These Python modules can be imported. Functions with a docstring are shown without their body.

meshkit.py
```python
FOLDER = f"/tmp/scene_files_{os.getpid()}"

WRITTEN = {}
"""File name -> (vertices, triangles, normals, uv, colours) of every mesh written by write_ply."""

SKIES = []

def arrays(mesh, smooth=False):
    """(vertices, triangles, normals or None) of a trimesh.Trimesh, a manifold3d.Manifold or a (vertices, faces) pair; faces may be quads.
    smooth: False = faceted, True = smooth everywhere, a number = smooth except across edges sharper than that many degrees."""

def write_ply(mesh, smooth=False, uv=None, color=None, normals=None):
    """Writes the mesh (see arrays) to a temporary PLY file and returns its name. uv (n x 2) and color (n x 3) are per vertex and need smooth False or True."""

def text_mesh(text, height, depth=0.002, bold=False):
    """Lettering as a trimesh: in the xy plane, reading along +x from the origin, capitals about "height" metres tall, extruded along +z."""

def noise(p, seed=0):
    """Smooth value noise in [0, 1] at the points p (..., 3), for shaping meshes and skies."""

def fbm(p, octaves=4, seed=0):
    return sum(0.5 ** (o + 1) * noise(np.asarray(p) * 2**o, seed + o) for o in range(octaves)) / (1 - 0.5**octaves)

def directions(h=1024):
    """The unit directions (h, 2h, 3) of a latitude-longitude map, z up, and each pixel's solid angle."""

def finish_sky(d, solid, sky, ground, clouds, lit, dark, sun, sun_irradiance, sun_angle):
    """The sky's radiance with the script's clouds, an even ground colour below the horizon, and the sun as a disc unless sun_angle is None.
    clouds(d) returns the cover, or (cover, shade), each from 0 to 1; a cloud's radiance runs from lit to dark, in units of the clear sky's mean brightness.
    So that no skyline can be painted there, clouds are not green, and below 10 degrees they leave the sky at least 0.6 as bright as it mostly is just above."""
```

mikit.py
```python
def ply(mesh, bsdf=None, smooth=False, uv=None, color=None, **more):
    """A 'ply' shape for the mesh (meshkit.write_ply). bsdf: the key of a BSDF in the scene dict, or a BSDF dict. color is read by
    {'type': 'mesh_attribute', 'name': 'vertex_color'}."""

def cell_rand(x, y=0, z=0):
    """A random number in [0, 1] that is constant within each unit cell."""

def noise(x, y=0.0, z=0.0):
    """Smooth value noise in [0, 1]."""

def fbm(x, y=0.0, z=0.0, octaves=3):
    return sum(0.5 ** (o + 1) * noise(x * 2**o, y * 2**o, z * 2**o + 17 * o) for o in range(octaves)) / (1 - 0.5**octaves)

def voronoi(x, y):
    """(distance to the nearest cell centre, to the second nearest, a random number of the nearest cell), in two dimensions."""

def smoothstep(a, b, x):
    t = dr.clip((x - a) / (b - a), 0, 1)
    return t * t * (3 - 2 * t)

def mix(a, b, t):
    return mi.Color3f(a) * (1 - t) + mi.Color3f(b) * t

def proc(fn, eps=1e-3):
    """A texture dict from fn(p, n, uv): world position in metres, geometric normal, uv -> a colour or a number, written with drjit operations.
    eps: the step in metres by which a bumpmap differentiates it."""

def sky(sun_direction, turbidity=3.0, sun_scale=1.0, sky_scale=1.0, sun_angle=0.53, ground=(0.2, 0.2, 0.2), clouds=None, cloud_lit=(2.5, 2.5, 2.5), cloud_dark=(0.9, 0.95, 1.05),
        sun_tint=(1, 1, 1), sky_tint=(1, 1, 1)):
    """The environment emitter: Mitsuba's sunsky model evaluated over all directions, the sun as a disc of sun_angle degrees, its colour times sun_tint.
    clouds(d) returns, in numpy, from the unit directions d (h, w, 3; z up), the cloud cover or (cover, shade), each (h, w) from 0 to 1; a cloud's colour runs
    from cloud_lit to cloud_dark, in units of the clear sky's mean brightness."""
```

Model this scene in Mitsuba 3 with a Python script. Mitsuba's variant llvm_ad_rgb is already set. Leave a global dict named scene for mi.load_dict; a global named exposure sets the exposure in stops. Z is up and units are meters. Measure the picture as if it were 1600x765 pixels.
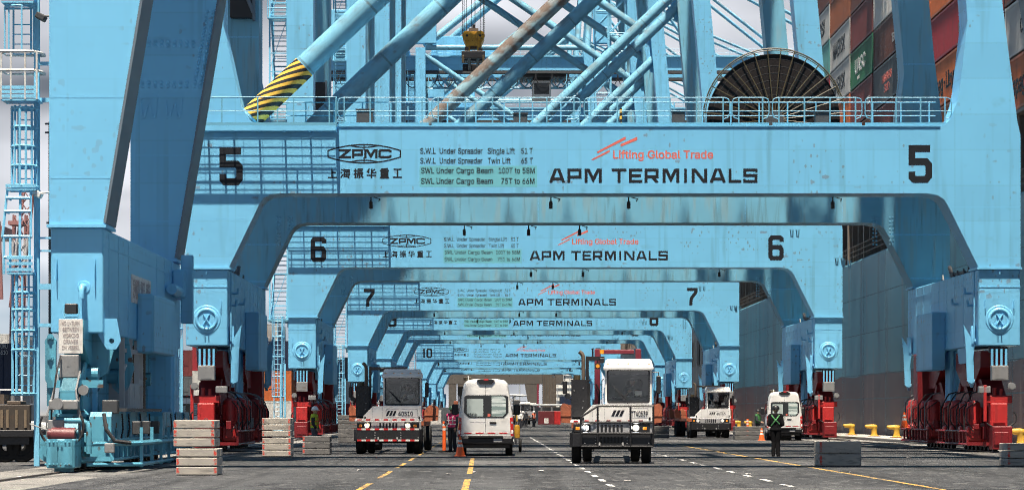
import math, random
import numpy as np, trimesh, mitsuba as mi, drjit as dr
import manifold3d as m3
from shapely.geometry import Polygon, LineString, Point, box as sbox
from shapely.ops import unary_union
from shapely import affinity
import mikit, meshkit
from mikit import noise, fbm, smoothstep, mix, cell_rand, proc

# ------------------------------------------------------------------ camera, sky, exposure
F = 4700.0                        # focal length in pixels of a 1600 px wide frame
VX, VY, EYE = 767.0, 646.0, 1.5   # vanishing point of the crane rails, eye height
T = mi.ScalarTransform4f
scene, labels = {}, {}
scene['camera'] = {'type': 'perspective', 'fov_axis': 'x', 'fov': 2 * math.degrees(math.atan(800 / F)),
                   'principal_point_offset_x': (800 - VX) / 1600, 'principal_point_offset_y': (382.5 - VY) / 765,
                   'near_clip': 1.0, 'far_clip': 6000.0,
                   'to_world': T().look_at(origin=[0, 0, EYE], target=[0, 100, EYE], up=[0, 0, 1])}
SUN_AZ, SUN_EL = math.radians(6), math.radians(72.0)
def clouds(d):
    h = np.maximum(d[..., 2:3], 0.0)
    p = np.concatenate([d[..., :2] / (h + 0.30) * 2.0, d[..., 2:3] * 3], -1)
    a = meshkit.fbm(p * 1.3, 5, 3)
    b = meshkit.fbm(p * 3.1 + 9, 4, 8)
    low = np.clip(1 - d[..., 2] / 0.55, 0, 1)                 # broken higher up, closed towards the horizon
    cover = np.clip((a - 0.56 + 0.30 * low) / 0.22, 0, 1)
    return cover * .92, np.clip(1.15 - 1.1 * low + 2.0 * (b - 0.47), 0, 1)
scene['sky'] = mikit.sky([-math.sin(SUN_AZ) * math.cos(SUN_EL), -math.cos(SUN_AZ) * math.cos(SUN_EL), math.sin(SUN_EL)],
                         turbidity=3, clouds=clouds, sky_scale=.32, sky_tint=(.92, 1.0, .98), cloud_lit=(4.35, 4.4, 4.65), cloud_dark=(.62, .68, .80), sun_tint=(.95, 1.0, 1.07))
exposure = 2.88

# ------------------------------------------------------------------ mesh helpers
class MB:
    """collects pieces of one mesh"""
    def __init__(s): s.m = []
    def add(s, *ms):
        for m in ms:
            if isinstance(m, MB): s.m += m.m
            else: s.m.append(m)
        return s
    def box(s, x0, x1, y0, y1, z0, z1, c=0):
        s.m.append(box(x0, x1, y0, y1, z0, z1, c)); return s
    def tube(s, pts, r, n=8, closed=False):
        s.m.append(sweep(pts, r, n, closed)); return s
    def cyl(s, p0, p1, r, n=16):
        s.m.append(sweep([p0, p1], r, n)); return s
    def prism(s, poly, y0, y1):
        s.m.append(prism(poly, y0, y1)); return s
    def mesh(s): return trimesh.util.concatenate(s.m) if len(s.m) > 1 else s.m[0]

def box(x0, x1, y0, y1, z0, z1, c=0):
    if c <= 0:
        m = trimesh.creation.box((abs(x1 - x0), abs(y1 - y0), abs(z1 - z0)))
    else:
        hx, hy, hz = abs(x1 - x0) / 2, abs(y1 - y0) / 2, abs(z1 - z0) / 2
        c = min(c, hx * .9, hy * .9, hz * .9)
        pts = []
        for sx in (-1, 1):
            for sy in (-1, 1):
                for sz in (-1, 1):
                    pts += [(sx * (hx - c), sy * (hy - c), sz * hz), (sx * (hx - c), sy * hy, sz * (hz - c)), (sx * hx, sy * (hy - c), sz * (hz - c))]
        m = trimesh.convex.convex_hull(np.array(pts))
    m.apply_translation(((x0 + x1) / 2, (y0 + y1) / 2, (z0 + z1) / 2)); return m

def hull(pts): return trimesh.convex.convex_hull(np.array(pts, float))

def sweep(pts, r, n=8, closed=False):
    p = np.array(pts, float); k = len(p)
    r = np.full(k, r, float) if np.isscalar(r) else np.array(r, float)
    if closed: d = np.roll(p, -1, 0) - np.roll(p, 1, 0)
    else:
        e = np.diff(p, axis=0); e /= np.linalg.norm(e, axis=1, keepdims=True) + 1e-12
        d = np.vstack([e[:1], e[:-1] + e[1:], e[-1:]])
    d /= np.linalg.norm(d, axis=1, keepdims=True) + 1e-12
    u = np.cross(d[0], (0, 0, 1) if abs(d[0][2]) < .9 else (1, 0, 0)); u /= np.linalg.norm(u)
    rings = []
    ang = np.arange(n) / n * 2 * math.pi
    for i in range(k):
        u = u - d[i] * (u @ d[i]); u /= np.linalg.norm(u) + 1e-12
        w = np.cross(d[i], u)
        sc = 1.0
        if 0 < i < k - 1 and not closed:
            cs = max(.5, float(e[i] @ d[i])); sc = 1 / cs
        rings.append(p[i] + r[i] * sc * (np.cos(ang)[:, None] * u + np.sin(ang)[:, None] * w))
    v = np.vstack(rings); f = []
    i = np.arange(n); j = (i + 1) % n
    for a in range(k if closed else k - 1):
        b = (a + 1) % k
        f.append(np.stack([a * n + i, a * n + j, b * n + j], 1)); f.append(np.stack([a * n + i, b * n + j, b * n + i], 1))
    if not closed:
        v = np.vstack([v, p[:1], p[-1:]]); c0, c1 = k * n, k * n + 1
        f.append(np.stack([j, i, np.full(n, c0)], 1)); f.append(np.stack([(k - 1) * n + i, (k - 1) * n + j, np.full(n, c1)], 1))
    return trimesh.Trimesh(v, np.vstack(f), process=False)

def prism(poly, y0, y1):
    """shapely polygon in (x, z) extruded along y"""
    out = []
    if not isinstance(poly, (Polygon,)) and not hasattr(poly, 'geoms'): poly = Polygon(poly)
    for g in getattr(poly, 'geoms', [poly]):
        m = trimesh.creation.extrude_polygon(g, abs(y1 - y0), engine='earcut')
        v = m.vertices.copy()
        m.vertices = np.stack([v[:, 0], max(y0, y1) - v[:, 2], v[:, 1]], 1)
        out.append(m)
    return trimesh.util.concatenate(out) if len(out) > 1 else out[0]

def prism_yz(poly, x0, x1):
    """polygon in (y, z) extruded along x"""
    m = prism(poly, 0, abs(x1 - x0)); v = m.vertices.copy()
    m.vertices = np.stack([v[:, 1] + min(x0, x1), v[:, 0], v[:, 2]], 1); m.invert(); return m

def lathe(profile, n=20):
    return trimesh.creation.revolve(np.array(profile, float), sections=n)

def move(m, *t):
    m = m.copy(); m.apply_translation(t); return m

def rot(m, deg, axis=(0, 0, 1), at=(0, 0, 0)):
    m = m.copy(); m.apply_transform(trimesh.transformations.rotation_matrix(math.radians(deg), axis, at)); return m

def arc(cx, cz, r, a0, a1, n=8):
    return [(cx + r * math.cos(a), cz + r * math.sin(a)) for a in np.linspace(math.radians(a0), math.radians(a1), n)]

def ground_at(px, py, z=0.0):
    """world point at height z seen at a pixel: where the thing stands"""
    y = F * (EYE - z) / (py - VY); return ((px - VX) * y / F, y, z)

def XZ(px, py, y): return ((px - VX) * y / F, EYE + (VY - py) * y / F)

# ------------------------------------------------------------------ scene helpers
def put(key, mesh, mat, smooth=False):
    k, i = key, 0
    while k in scene: i += 1; k = f'{key}_{i:03d}'
    if isinstance(mesh, MB): mesh = mesh.mesh()
    scene[k] = mikit.ply(mesh, mat, smooth); return k
USED = {}
def name(kind):
    n = USED.get(kind, 0); USED[kind] = n + 1
    return kind if n == 0 else f'{kind}_{n:03d}'
def lab(key, label=None, cat=None, group=None, kind=None):
    d = labels.setdefault(key, {})
    for a, b in (('label', label), ('category', cat), ('group', group), ('kind', kind)):
        if b: d[a] = b
    return key
class Proto:
    """meshes of a kind of thing, placed any number of times"""
    def __init__(s): s.parts = []
    def put(s, rel, mesh, mat, smooth=False):
        have = {p[0] for p in s.parts}; k, i = rel, 0
        while k in have: i += 1; k = f'{rel}_{i:03d}'
        if isinstance(mesh, MB): mesh = mesh.mesh()
        s.parts.append((k, mikit.ply(mesh, mat, smooth))); return k
    def place(s, key, loc=(0, 0, 0), rz=0, sc=1, skip=()):
        tw = T().translate(list(loc)).rotate([0, 0, 1], rz).scale(sc)
        for k, d in s.parts:
            if any(k.split('__')[0] == q for q in skip): continue
            scene[f'{key}__{k}'] = {**d, 'to_world': tw}
        return key

# ------------------------------------------------------------------ materials
def mat(key, rgb, rough=.5, spec=.5, metal=0.0, coat=0.0):
    b = {'type': 'principled', 'base_color': rgb if isinstance(rgb, dict) else {'type': 'rgb', 'value': list(rgb)}, 'roughness': rough, 'specular': spec}
    if metal: b['metallic'] = metal
    if coat: b['clearcoat'] = coat; b['clearcoat_gloss'] = .8
    scene[key] = {'type': 'twosided', 'bsdf': b}
def steel(base, dirt, rust, amt=1.0):
    def fn(p, n, uv):
        c = mix(base, tuple(.9 * q for q in base), fbm(p.x * .5, p.y * .23, p.z * .5, 3))
        q = p.x + p.y * .37
        streak = smoothstep(.56, .82, fbm(q * 3.1, p.y * .1, p.z * .22, 3)) * (1 - dr.abs(n.z))
        c = mix(c, dirt, streak * .38 * amt)
        pl = dr.minimum(dr.abs(q / 2.13 - dr.floor(q / 2.13) - .5) * 2.13, dr.abs(p.z / 1.37 - dr.floor(p.z / 1.37) - .5) * 1.37)
        c = mix(c, dirt, smoothstep(.035, .012, pl) * .16 * amt)
        tone = cell_rand(dr.floor(q / 2.13 + .5), dr.floor(p.z / 1.37 + .5), dr.floor(p.y / 17))
        c = c * (1.0 - .07 * tone * amt)
        drip = smoothstep(.60, .80, noise(q * 6.5, p.y * .2, p.z * .12)) * smoothstep(.35, .75, noise(q * .9, 3.0, p.z * .35))
        c = mix(c, dirt, drip * .30 * amt * (1 - dr.abs(n.z)))
        blot = smoothstep(.66, .86, fbm(p.x * 1.7, p.y * 1.1, p.z * 1.7 + 5, 4))
        c = mix(c, dirt, blot * .26 * amt)
        sp = smoothstep(.75, .86, noise(p.x * 9, p.y * 7, p.z * 5)) * smoothstep(.5, .7, noise(q * .8, p.z * .6, 3.0))
        c = mix(c, rust, sp * .5 * amt)
        up = smoothstep(.6, .95, n.z)
        return mix(c, dirt, up * .5 * amt)
    return proc(fn)
BLUE = (.170, .50, .76)
mat('blue_paint', steel(BLUE, (.10, .27, .36), (.16, .10, .07), .95), .42, .45)
mat('blue_paint_clean', steel(BLUE, (.11, .32, .45), (.16, .12, .09), .35), .4, .45)
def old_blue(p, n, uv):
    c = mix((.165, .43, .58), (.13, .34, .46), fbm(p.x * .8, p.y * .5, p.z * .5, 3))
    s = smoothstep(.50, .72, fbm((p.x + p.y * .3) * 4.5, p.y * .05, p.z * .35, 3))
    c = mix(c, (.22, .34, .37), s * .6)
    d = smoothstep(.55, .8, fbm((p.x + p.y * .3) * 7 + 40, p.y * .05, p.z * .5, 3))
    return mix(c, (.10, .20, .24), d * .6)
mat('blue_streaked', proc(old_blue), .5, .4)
def pipe_fn(p, n, uv):
    c = mix((.155, .43, .60), (.17, .38, .50), fbm(p.x * 1.2, p.y, p.z * 1.2, 3))
    s = smoothstep(.42, .70, fbm(p.x * .9, p.y * .9, p.z * .9 + 9, 4)) * smoothstep(-.4, .6, n.z)
    c = mix(c, (.13, .17, .18), s * .8)
    t = (p.x * .726 + p.z * .688) / 3.4
    c = mix(c, (.10, .20, .25), smoothstep(.018, .008, dr.abs(t - dr.floor(t) - .5)) * .8)
    return mix(c, (.16, .11, .08), smoothstep(.70, .84, fbm(p.x * 2.1, p.y, p.z * 2.1, 3)) * .5)
mat('pipe_paint', proc(pipe_fn), .45, .4)
def rusty_pipe(p, n, uv):
    c = mix((.19, .33, .39), (.21, .23, .235), smoothstep(.3, .7, fbm(p.x * 1.0, p.y, p.z, 3)))
    return mix(c, (.13, .088, .066), smoothstep(.40, .66, fbm(p.x * 2.2, p.y * .8, p.z * 2.2 + 3, 4) + .25 * smoothstep(-.5, .8, n.z) - .1) * .85)
mat('pipe_rusty', proc(rusty_pipe), .6, .3)
def hazard(p, n, uv):
    t = (p.z * math.cos(math.radians(14)) - p.x * math.sin(math.radians(14))) * 4.1 + p.y * .9
    s = t - dr.floor(t)
    k = smoothstep(.44, .48, s) * (1 - smoothstep(.94, .98, s))
    return mix((.72, .44, .07), (.018, .018, .02), k)
mat('hazard_stripe', proc(hazard), .5, .4)
mat('red_paint', steel((.20, .012, .016), (.045, .012, .014), (.09, .035, .02)), .45, .45)
mat('bright_red', steel((.46, .026, .026), (.10, .022, .022), (.1, .05, .03)), .4, .5)
mat('dark_red', (.11, .018, .022), .5)
mat('teal_bogie', steel((.105, .37, .50), (.035, .10, .13), (.10, .06, .04), 1.9), .45, .45)
mat('black_paint', (.012, .012, .014), .45)
mat('rubber', (.013, .013, .013), .85, .3)
mat('lettering_black', (.008, .011, .016), .6, .3)
mat('coral_paint', (.62, .13, .095), .5, .4)
mat('patch_green', (.13, .41, .48), .5, .4)
mat('grey_steel', steel((.21, .215, .22), (.16, .15, .14), (.14, .10, .07)), .5)
mat('dark_steel', (.05, .052, .055), .5)
mat('grating_steel', (.13, .33, .42), .6)
mat('rail_paint', (.19, .50, .70), .45)
mat('mustard', (.055, .042, .02), .5)
mat('reel_dark', (.010, .008, .0085), .8, .2)
mat('cable_black', (.02, .02, .022), .6)
def sign_fn(p, n, uv):
    return mix((.62, .61, .58), (.44, .41, .38), smoothstep(.4, .8, fbm(p.x * 6, p.y * 6, p.z * 6, 3)))
mat('sign_white', proc(sign_fn), .5)
mat('sign_faded_text', (.34, .30, .29), .6)
mat('yellow_paint', (.70, .42, .03), .5)
mat('orange_plastic', (.85, .13, .025), .45)
mat('white_paint', (.75, .75, .74), .3, .5, coat=.5)
def dusty_white(p, n, uv):
    c = mix((.74, .74, .73), (.62, .61, .58), fbm(p.x * 3, p.y * 3, p.z * 3, 3))
    return mix(c, (.40, .38, .35), smoothstep(.58, .85, fbm(p.x * 4 + 7, p.y * 2, p.z * 1.6, 4)) * .4)
mat('vehicle_white', proc(dusty_white), .35, .5, coat=.4)
mat('vehicle_grey', (.30, .30, .31), .5)
mat('chrome', (.75, .75, .75), .25, .5, metal=.9)
mat('lamp_glass', (.8, .8, .78), .15, .6)
mat('red_lens', (.45, .02, .02), .2)
mat('amber_lens', (.85, .30, .02), .2)
mat('dark_glass', (.015, .018, .02), .08, .6)
mat('handrail_paint', (.115, .33, .46), .5)
scene['window_glass'] = {'type': 'thindielectric', 'int_ior': 1.5, 'specular_transmittance': {'type': 'rgb', 'value': [.42, .45, .47]}}
# ------------------------------------------------------------------ ground, quay, water
def asphalt(p, n, uv):
    g = noise(p.x * 38, p.y * 38, 0.0)
    c = mix((.028, .029, .031), (.053, .054, .056), fbm(p.x * .55, p.y * .16, 1.0, 4))
    c = mix(c, c * .5, smoothstep(.47, .70, fbm(p.x * 2.3, p.y * .035, 4.0, 3)) * .75)       # tyre tracks along the lanes
    c = mix(c, (.10, .10, .10), smoothstep(.62, .76, fbm(p.x * .21, p.y * .055, 7.0, 3)) * .55)  # worn patches
    a_, b_, w_ = mikit.voronoi(p.x * .35 + fbm(p.x * 2, p.y * 2, 0.0, 2), p.y * .13)
    c = c * (.80 + .40 * w_)
    c = mix(c, (.016, .016, .017), smoothstep(.05, .015, b_ - a_) * .7)
    c = mix(c, (.018, .018, .02), smoothstep(.66, .74, fbm(p.x * 1.6, p.y * .45, 31.0, 3)) * .7)
    c = mix(c, (.13, .13, .128), smoothstep(.78, .84, noise(p.x * 5, p.y * 1.6, 8.0)) * .35)
    seam = smoothstep(.06, .02, dr.abs(p.y / 9.2 - dr.floor(p.y / 9.2) - .5))
    c = mix(c, c * .6, seam * .5 * smoothstep(.3, .6, noise(p.x * .2, dr.floor(p.y / 9.2), 2.0)))
    band = smoothstep(1.75, 1.62, dr.abs(p.x + 10.95)) + smoothstep(1.75, 1.62, dr.abs(p.x - 19.6))
    con = mix((.12, .118, .112), (.21, .20, .185), fbm(p.x * .9, p.y * .3, 11.0, 4))
    con = mix(con, (.06, .06, .06), smoothstep(.55, .75, fbm(p.x * 1.7, p.y * .5, 15.0, 4)) * .6)
    c = mix(c, con, band * smoothstep(.28, .42, fbm(p.x * .5, p.y * .12, 21.0, 3)))
    return c * (.56 + .55 * g)
def asphalt_bump(p, n, uv): return .012 * noise(p.x * 30, p.y * 30, 0.0) + .02 * fbm(p.x * .8, p.y * .4, 2.0, 3)
scene['asphalt'] = {'type': 'bumpmap', 'arbitrary': {'type': 'proc', **{k: v for k, v in proc(asphalt_bump, eps=.01).items() if k != 'type'}}, 'scale': .35,
                    'bsdf': {'type': 'principled', 'base_color': proc(asphalt), 'roughness': .75, 'specular': .35}}
QX = 24.0
MBg = MB()
mat('concrete', proc(lambda p, n, uv: mix((.30, .285, .255), (.19, .18, .17), fbm(p.x * 1.1, p.y * .5, p.z * 2, 4))), .8, .3)
gnd = trimesh.Trimesh([(-900, -60, 0), (QX, -60, 0), (QX, 2500, 0), (-900, 2500, 0)], [(0, 1, 2), (0, 2, 3)], process=False)
put('ground', gnd, 'asphalt'); lab('ground', 'dark grey asphalt of the container quay with painted lanes', kind='structure')
put('quay_kerb', MB().box(QX - 2.6, QX - .02, -60, 900, .004, .17, .03), 'concrete'); lab('quay_kerb', 'low worn concrete kerb along the quay edge', kind='structure')
put('quay_wall', MB().box(QX - .4, QX - .004, -60, 2400, -6, -.01), 'concrete'); lab('quay_wall', 'concrete face of the quay above the water', kind='structure')
wat = trimesh.Trimesh([(QX, -60, -3), (2500, -60, -3), (2500, 2500, -3), (QX, 2500, -3)], [(0, 1, 2), (0, 2, 3)], process=False)
mat('harbour_water', (.02, .04, .045), .12, .5)
put('water', wat, 'harbour_water'); lab('water', 'dark harbour water below the quay', kind='structure')
mat('rail_steel', (.16, .13, .11), .4, .5, metal=.6)
for x, w in ((-10.95, 'crane rail nearest the container yard'), (19.6, 'crane rail nearest the ship')):
    k = name('crane_rail')
    put(f'{k}__railhead', MB().box(x - .045, x + .045, 15, 900, .004, .035), 'rail_steel')
    for sx in (-1, 1):
        put(f'{k}__groove', MB().box(x + sx * .12 - .05, x + sx * .12 + .05, 15, 900, .002, .006), 'rubber')
    lab(k, f'steel {w}', kind='structure')

# painted lane markings: worn paint sheets a few millimetres above the asphalt
def wornp(base):
    return proc(lambda p, n, uv: mix(base, (.05, .05, .05), smoothstep(.44, .66, fbm(p.x * 9, p.y * 2.2, 3.0, 4)) * .85))
mat('lane_white', wornp((.40, .40, .39)), .7); mat('lane_yellow', wornp((.34, .20, .045)), .7)
def stripe(kind, m, x0, y0, x1, y1, w):
    v = [(x0 - w / 2, y0, .006), (x0 + w / 2, y0, .006), (x1 + w / 2, y1, .006), (x1 - w / 2, y1, .006)]
    put(kind, trimesh.Trimesh(v, [(0, 1, 2), (0, 2, 3)], process=False), m)
for x, y0, y1 in ((2.5, 52, 190), (6.2, 52, 190)):
    y = y0
    while y < y1:
        stripe('ground__white_dash', 'lane_white', x, y, x, y + 2.2, .13); y += 4.9
y = 57.0
while y < 190:
    stripe('ground__yellow_dash', 'lane_yellow', -2.6, y, -2.6, y + 8.0, .12); y += 13.0
stripe('ground__yellow_stroke', 'lane_yellow', -.50, 52, -.53, 69, .14)
stripe('ground__yellow_stroke', 'lane_yellow', -.53, 75, -.62, 101, .14)
stripe('ground__yellow_stroke', 'lane_yellow', 8.93, 58, 8.93, 150, .13)
stripe('ground__yellow_stroke', 'lane_yellow', 12.4, 58, 12.4, 150, .17) if False else None

# ------------------------------------------------------------------ lettering
GL = {'A': (1, [[(.09, 0), (.42, 1), (.58, 1), (.91, 0)], [(.22, .27), (.78, .27)]]), 'P': (1, [[(.1, 0), (.1, .9), (.9, .9), (.9, .4), (.1, .4)]]),
      'M': (1.25, [[(.1, 0), (.1, .93), (.22, .93), (.5, .22), (.78, .93), (.9, .93), (.9, 0)]]), 'T': (1, [[(0, .9), (1, .9)], [(.5, .9), (.5, 0)]]),
      'E': (1, [[(1, .9), (.1, .9), (.1, .1), (1, .1)], [(.1, .5), (.9, .5)]]), 'R': (1, [[(.1, 0), (.1, .9), (.88, .9), (.88, .42), (.1, .42)], [(.55, .42), (.9, 0)]]),
      'I': (.2, [[(.5, 0), (.5, 1)]]), 'N': (1.1, [[(.1, 0), (.1, .92), (.2, .92), (.8, .08), (.9, .08), (.9, 1)]]), 'L': (.9, [[(.1, 1), (.1, .1), (1, .1)]]),
      'S': (1, [[(.95, .72), (.95, .9), (.1, .9), (.1, .52), (.9, .52), (.9, .1), (.06, .1), (.06, .28)]]), 'Z': (1.2, [[(0, .88), (.85, .88), (.15, .12), (1, .12)]]),
      'C': (1.2, [[(.92, .64), (.92, .78), (.8, .88), (.2, .88), (.1, .78), (.1, .22), (.2, .12), (.8, .12), (.92, .22), (.92, .36)]]),
      '5': (.62, [[(.92, .91), (.13, .91), (.13, .56), (.74, .56), (.87, .47), (.87, .19), (.74, .09), (.24, .09), (.13, .17), (.13, .3)]]),
      '6': (.62, [[(.87, .74), (.87, .84), (.76, .91), (.24, .91), (.13, .82), (.13, .18), (.24, .09), (.76, .09), (.87, .18), (.87, .42), (.76, .53), (.13, .53)]]),
      '7': (.6, [[(.03, .91), (.9, .91), (.9, .8), (.42, .4), (.36, 0)]]), '8': (.62, [[(.2, .53), (.13, .6), (.13, .84), (.24, .91), (.76, .91), (.87, .84), (.87, .6), (.78, .53), (.2, .53), (.13, .44), (.13, .17), (.24, .09), (.76, .09), (.87, .17), (.87, .44), (.78, .53)]]),
      '9': (.62, [[(.87, .47), (.24, .47), (.13, .56), (.13, .82), (.24, .91), (.76, .91), (.87, .82), (.87, .18), (.76, .09), (.24, .09), (.13, .17), (.13, .27)]]),
      '1': (.3, [[(.2, .8), (.6, .91), (.6, 0)]]), '0': (.62, [[(.13, .18), (.13, .82), (.24, .91), (.76, .91), (.87, .82), (.87, .18), (.76, .09), (.24, .09), (.13, .18), (.13, .3)]]),
      '2': (.62, [[(.13, .72), (.13, .82), (.24, .91), (.76, .91), (.87, .82), (.87, .58), (.13, .2), (.13, .09), (.92, .09)]])}
def glyph(ch, x0, x1, z0, z1, t=.2, join=2):
    """wide poster letter drawn with a broad nib, fitted to a box"""
    w, h = x1 - x0, z1 - z0; s = []
    for pl in GL[ch][1]:
        s.append(LineString([(x * w, z * h) for x, z in pl]).buffer(t * h / 2, cap_style=2, join_style=join, mitre_limit=2.5))
    g = unary_union(s).intersection(sbox(0, 0, w, h)) if ch not in 'I' else sbox(0, 0, w, h)
    return affinity.translate(g, x0, z0)
PROUD = .015
def face_text(shape, y=0.0): return prism(shape, y - PROUD, y + .01)
def word(text, x0, x1, z0, cap, y=0.0, bold=False):
    """lettering fitted to a width, lying on a face that looks towards -y"""
    m = meshkit.text_mesh(text, cap, PROUD, bold)
    v = m.vertices.copy(); b = v[:, 0].min(), v[:, 0].max()
    m.vertices = np.stack([x0 + (v[:, 0] - b[0]) * (x1 - x0) / (b[1] - b[0]), y - v[:, 2], z0 + v[:, 1]], 1)
    return m
HAN = [[[(4.5, 9.5), (4.5, .8)], [(4.5, 5.8), (8.5, 5.8)], [(.5, .8), (9.5, .8)]],
       [[(.8, 9), (2.2, 8)], [(.4, 6.2), (1.8, 5.4)], [(.5, .6), (2.4, 4)], [(4, 9.6), (3, 7)], [(3.8, 8.3), (9.5, 8.3)], [(4.2, 6.6), (8.8, 6.6), (8.3, .6), (7.3, .5)], [(4.2, 6.6), (3.7, 1.8), (9, 1.8)], [(2.9, 4), (9.8, 4)], [(6.3, 6), (6.6, 5)], [(6.1, 3.3), (6.4, 2.4)]],
       [[(.3, 7.5), (3.5, 7.5)], [(2, 9.8), (2, .8), (1, 1.2)], [(.2, 3.8), (3.6, 5)], [(4.5, 9.2), (9.6, 9.2)], [(4.5, 9.2), (4.5, 5), (3.6, .4)], [(5.3, 7.4), (9.2, 7.4)], [(4.6, 5.5), (9.8, 5.5)], [(5.8, 5.5), (5.8, .8), (7.2, 1.8)], [(7, 5.5), (8, 2.5), (9.8, .5)], [(9.3, 4.4), (7.8, 3.2)]],
       [[(3, 9.7), (.5, 6)], [(2.2, 8), (2.2, 5)], [(8.6, 9), (5.2, 6.8)], [(5.2, 9.7), (5.2, 5.5), (9.3, 5.5), (9.4, 6.6)], [(.3, 3), (9.7, 3)], [(5, 4.8), (5, 0)]],
       [[(8.5, 9.6), (1.5, 9)], [(.4, 7.7), (9.6, 7.7)], [(1.8, 6.4), (8.2, 6.4), (8.2, 3.4), (1.8, 3.4), (1.8, 6.4)], [(1.8, 4.9), (8.2, 4.9)], [(5, 9.2), (5, .4)], [(1, 1.9), (9, 1.9)], [(.3, .4), (9.7, .4)]],
       [[(1, 9), (9, 9)], [(5, 9), (5, 1)], [(.4, 1), (9.6, 1)]]]

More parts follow.
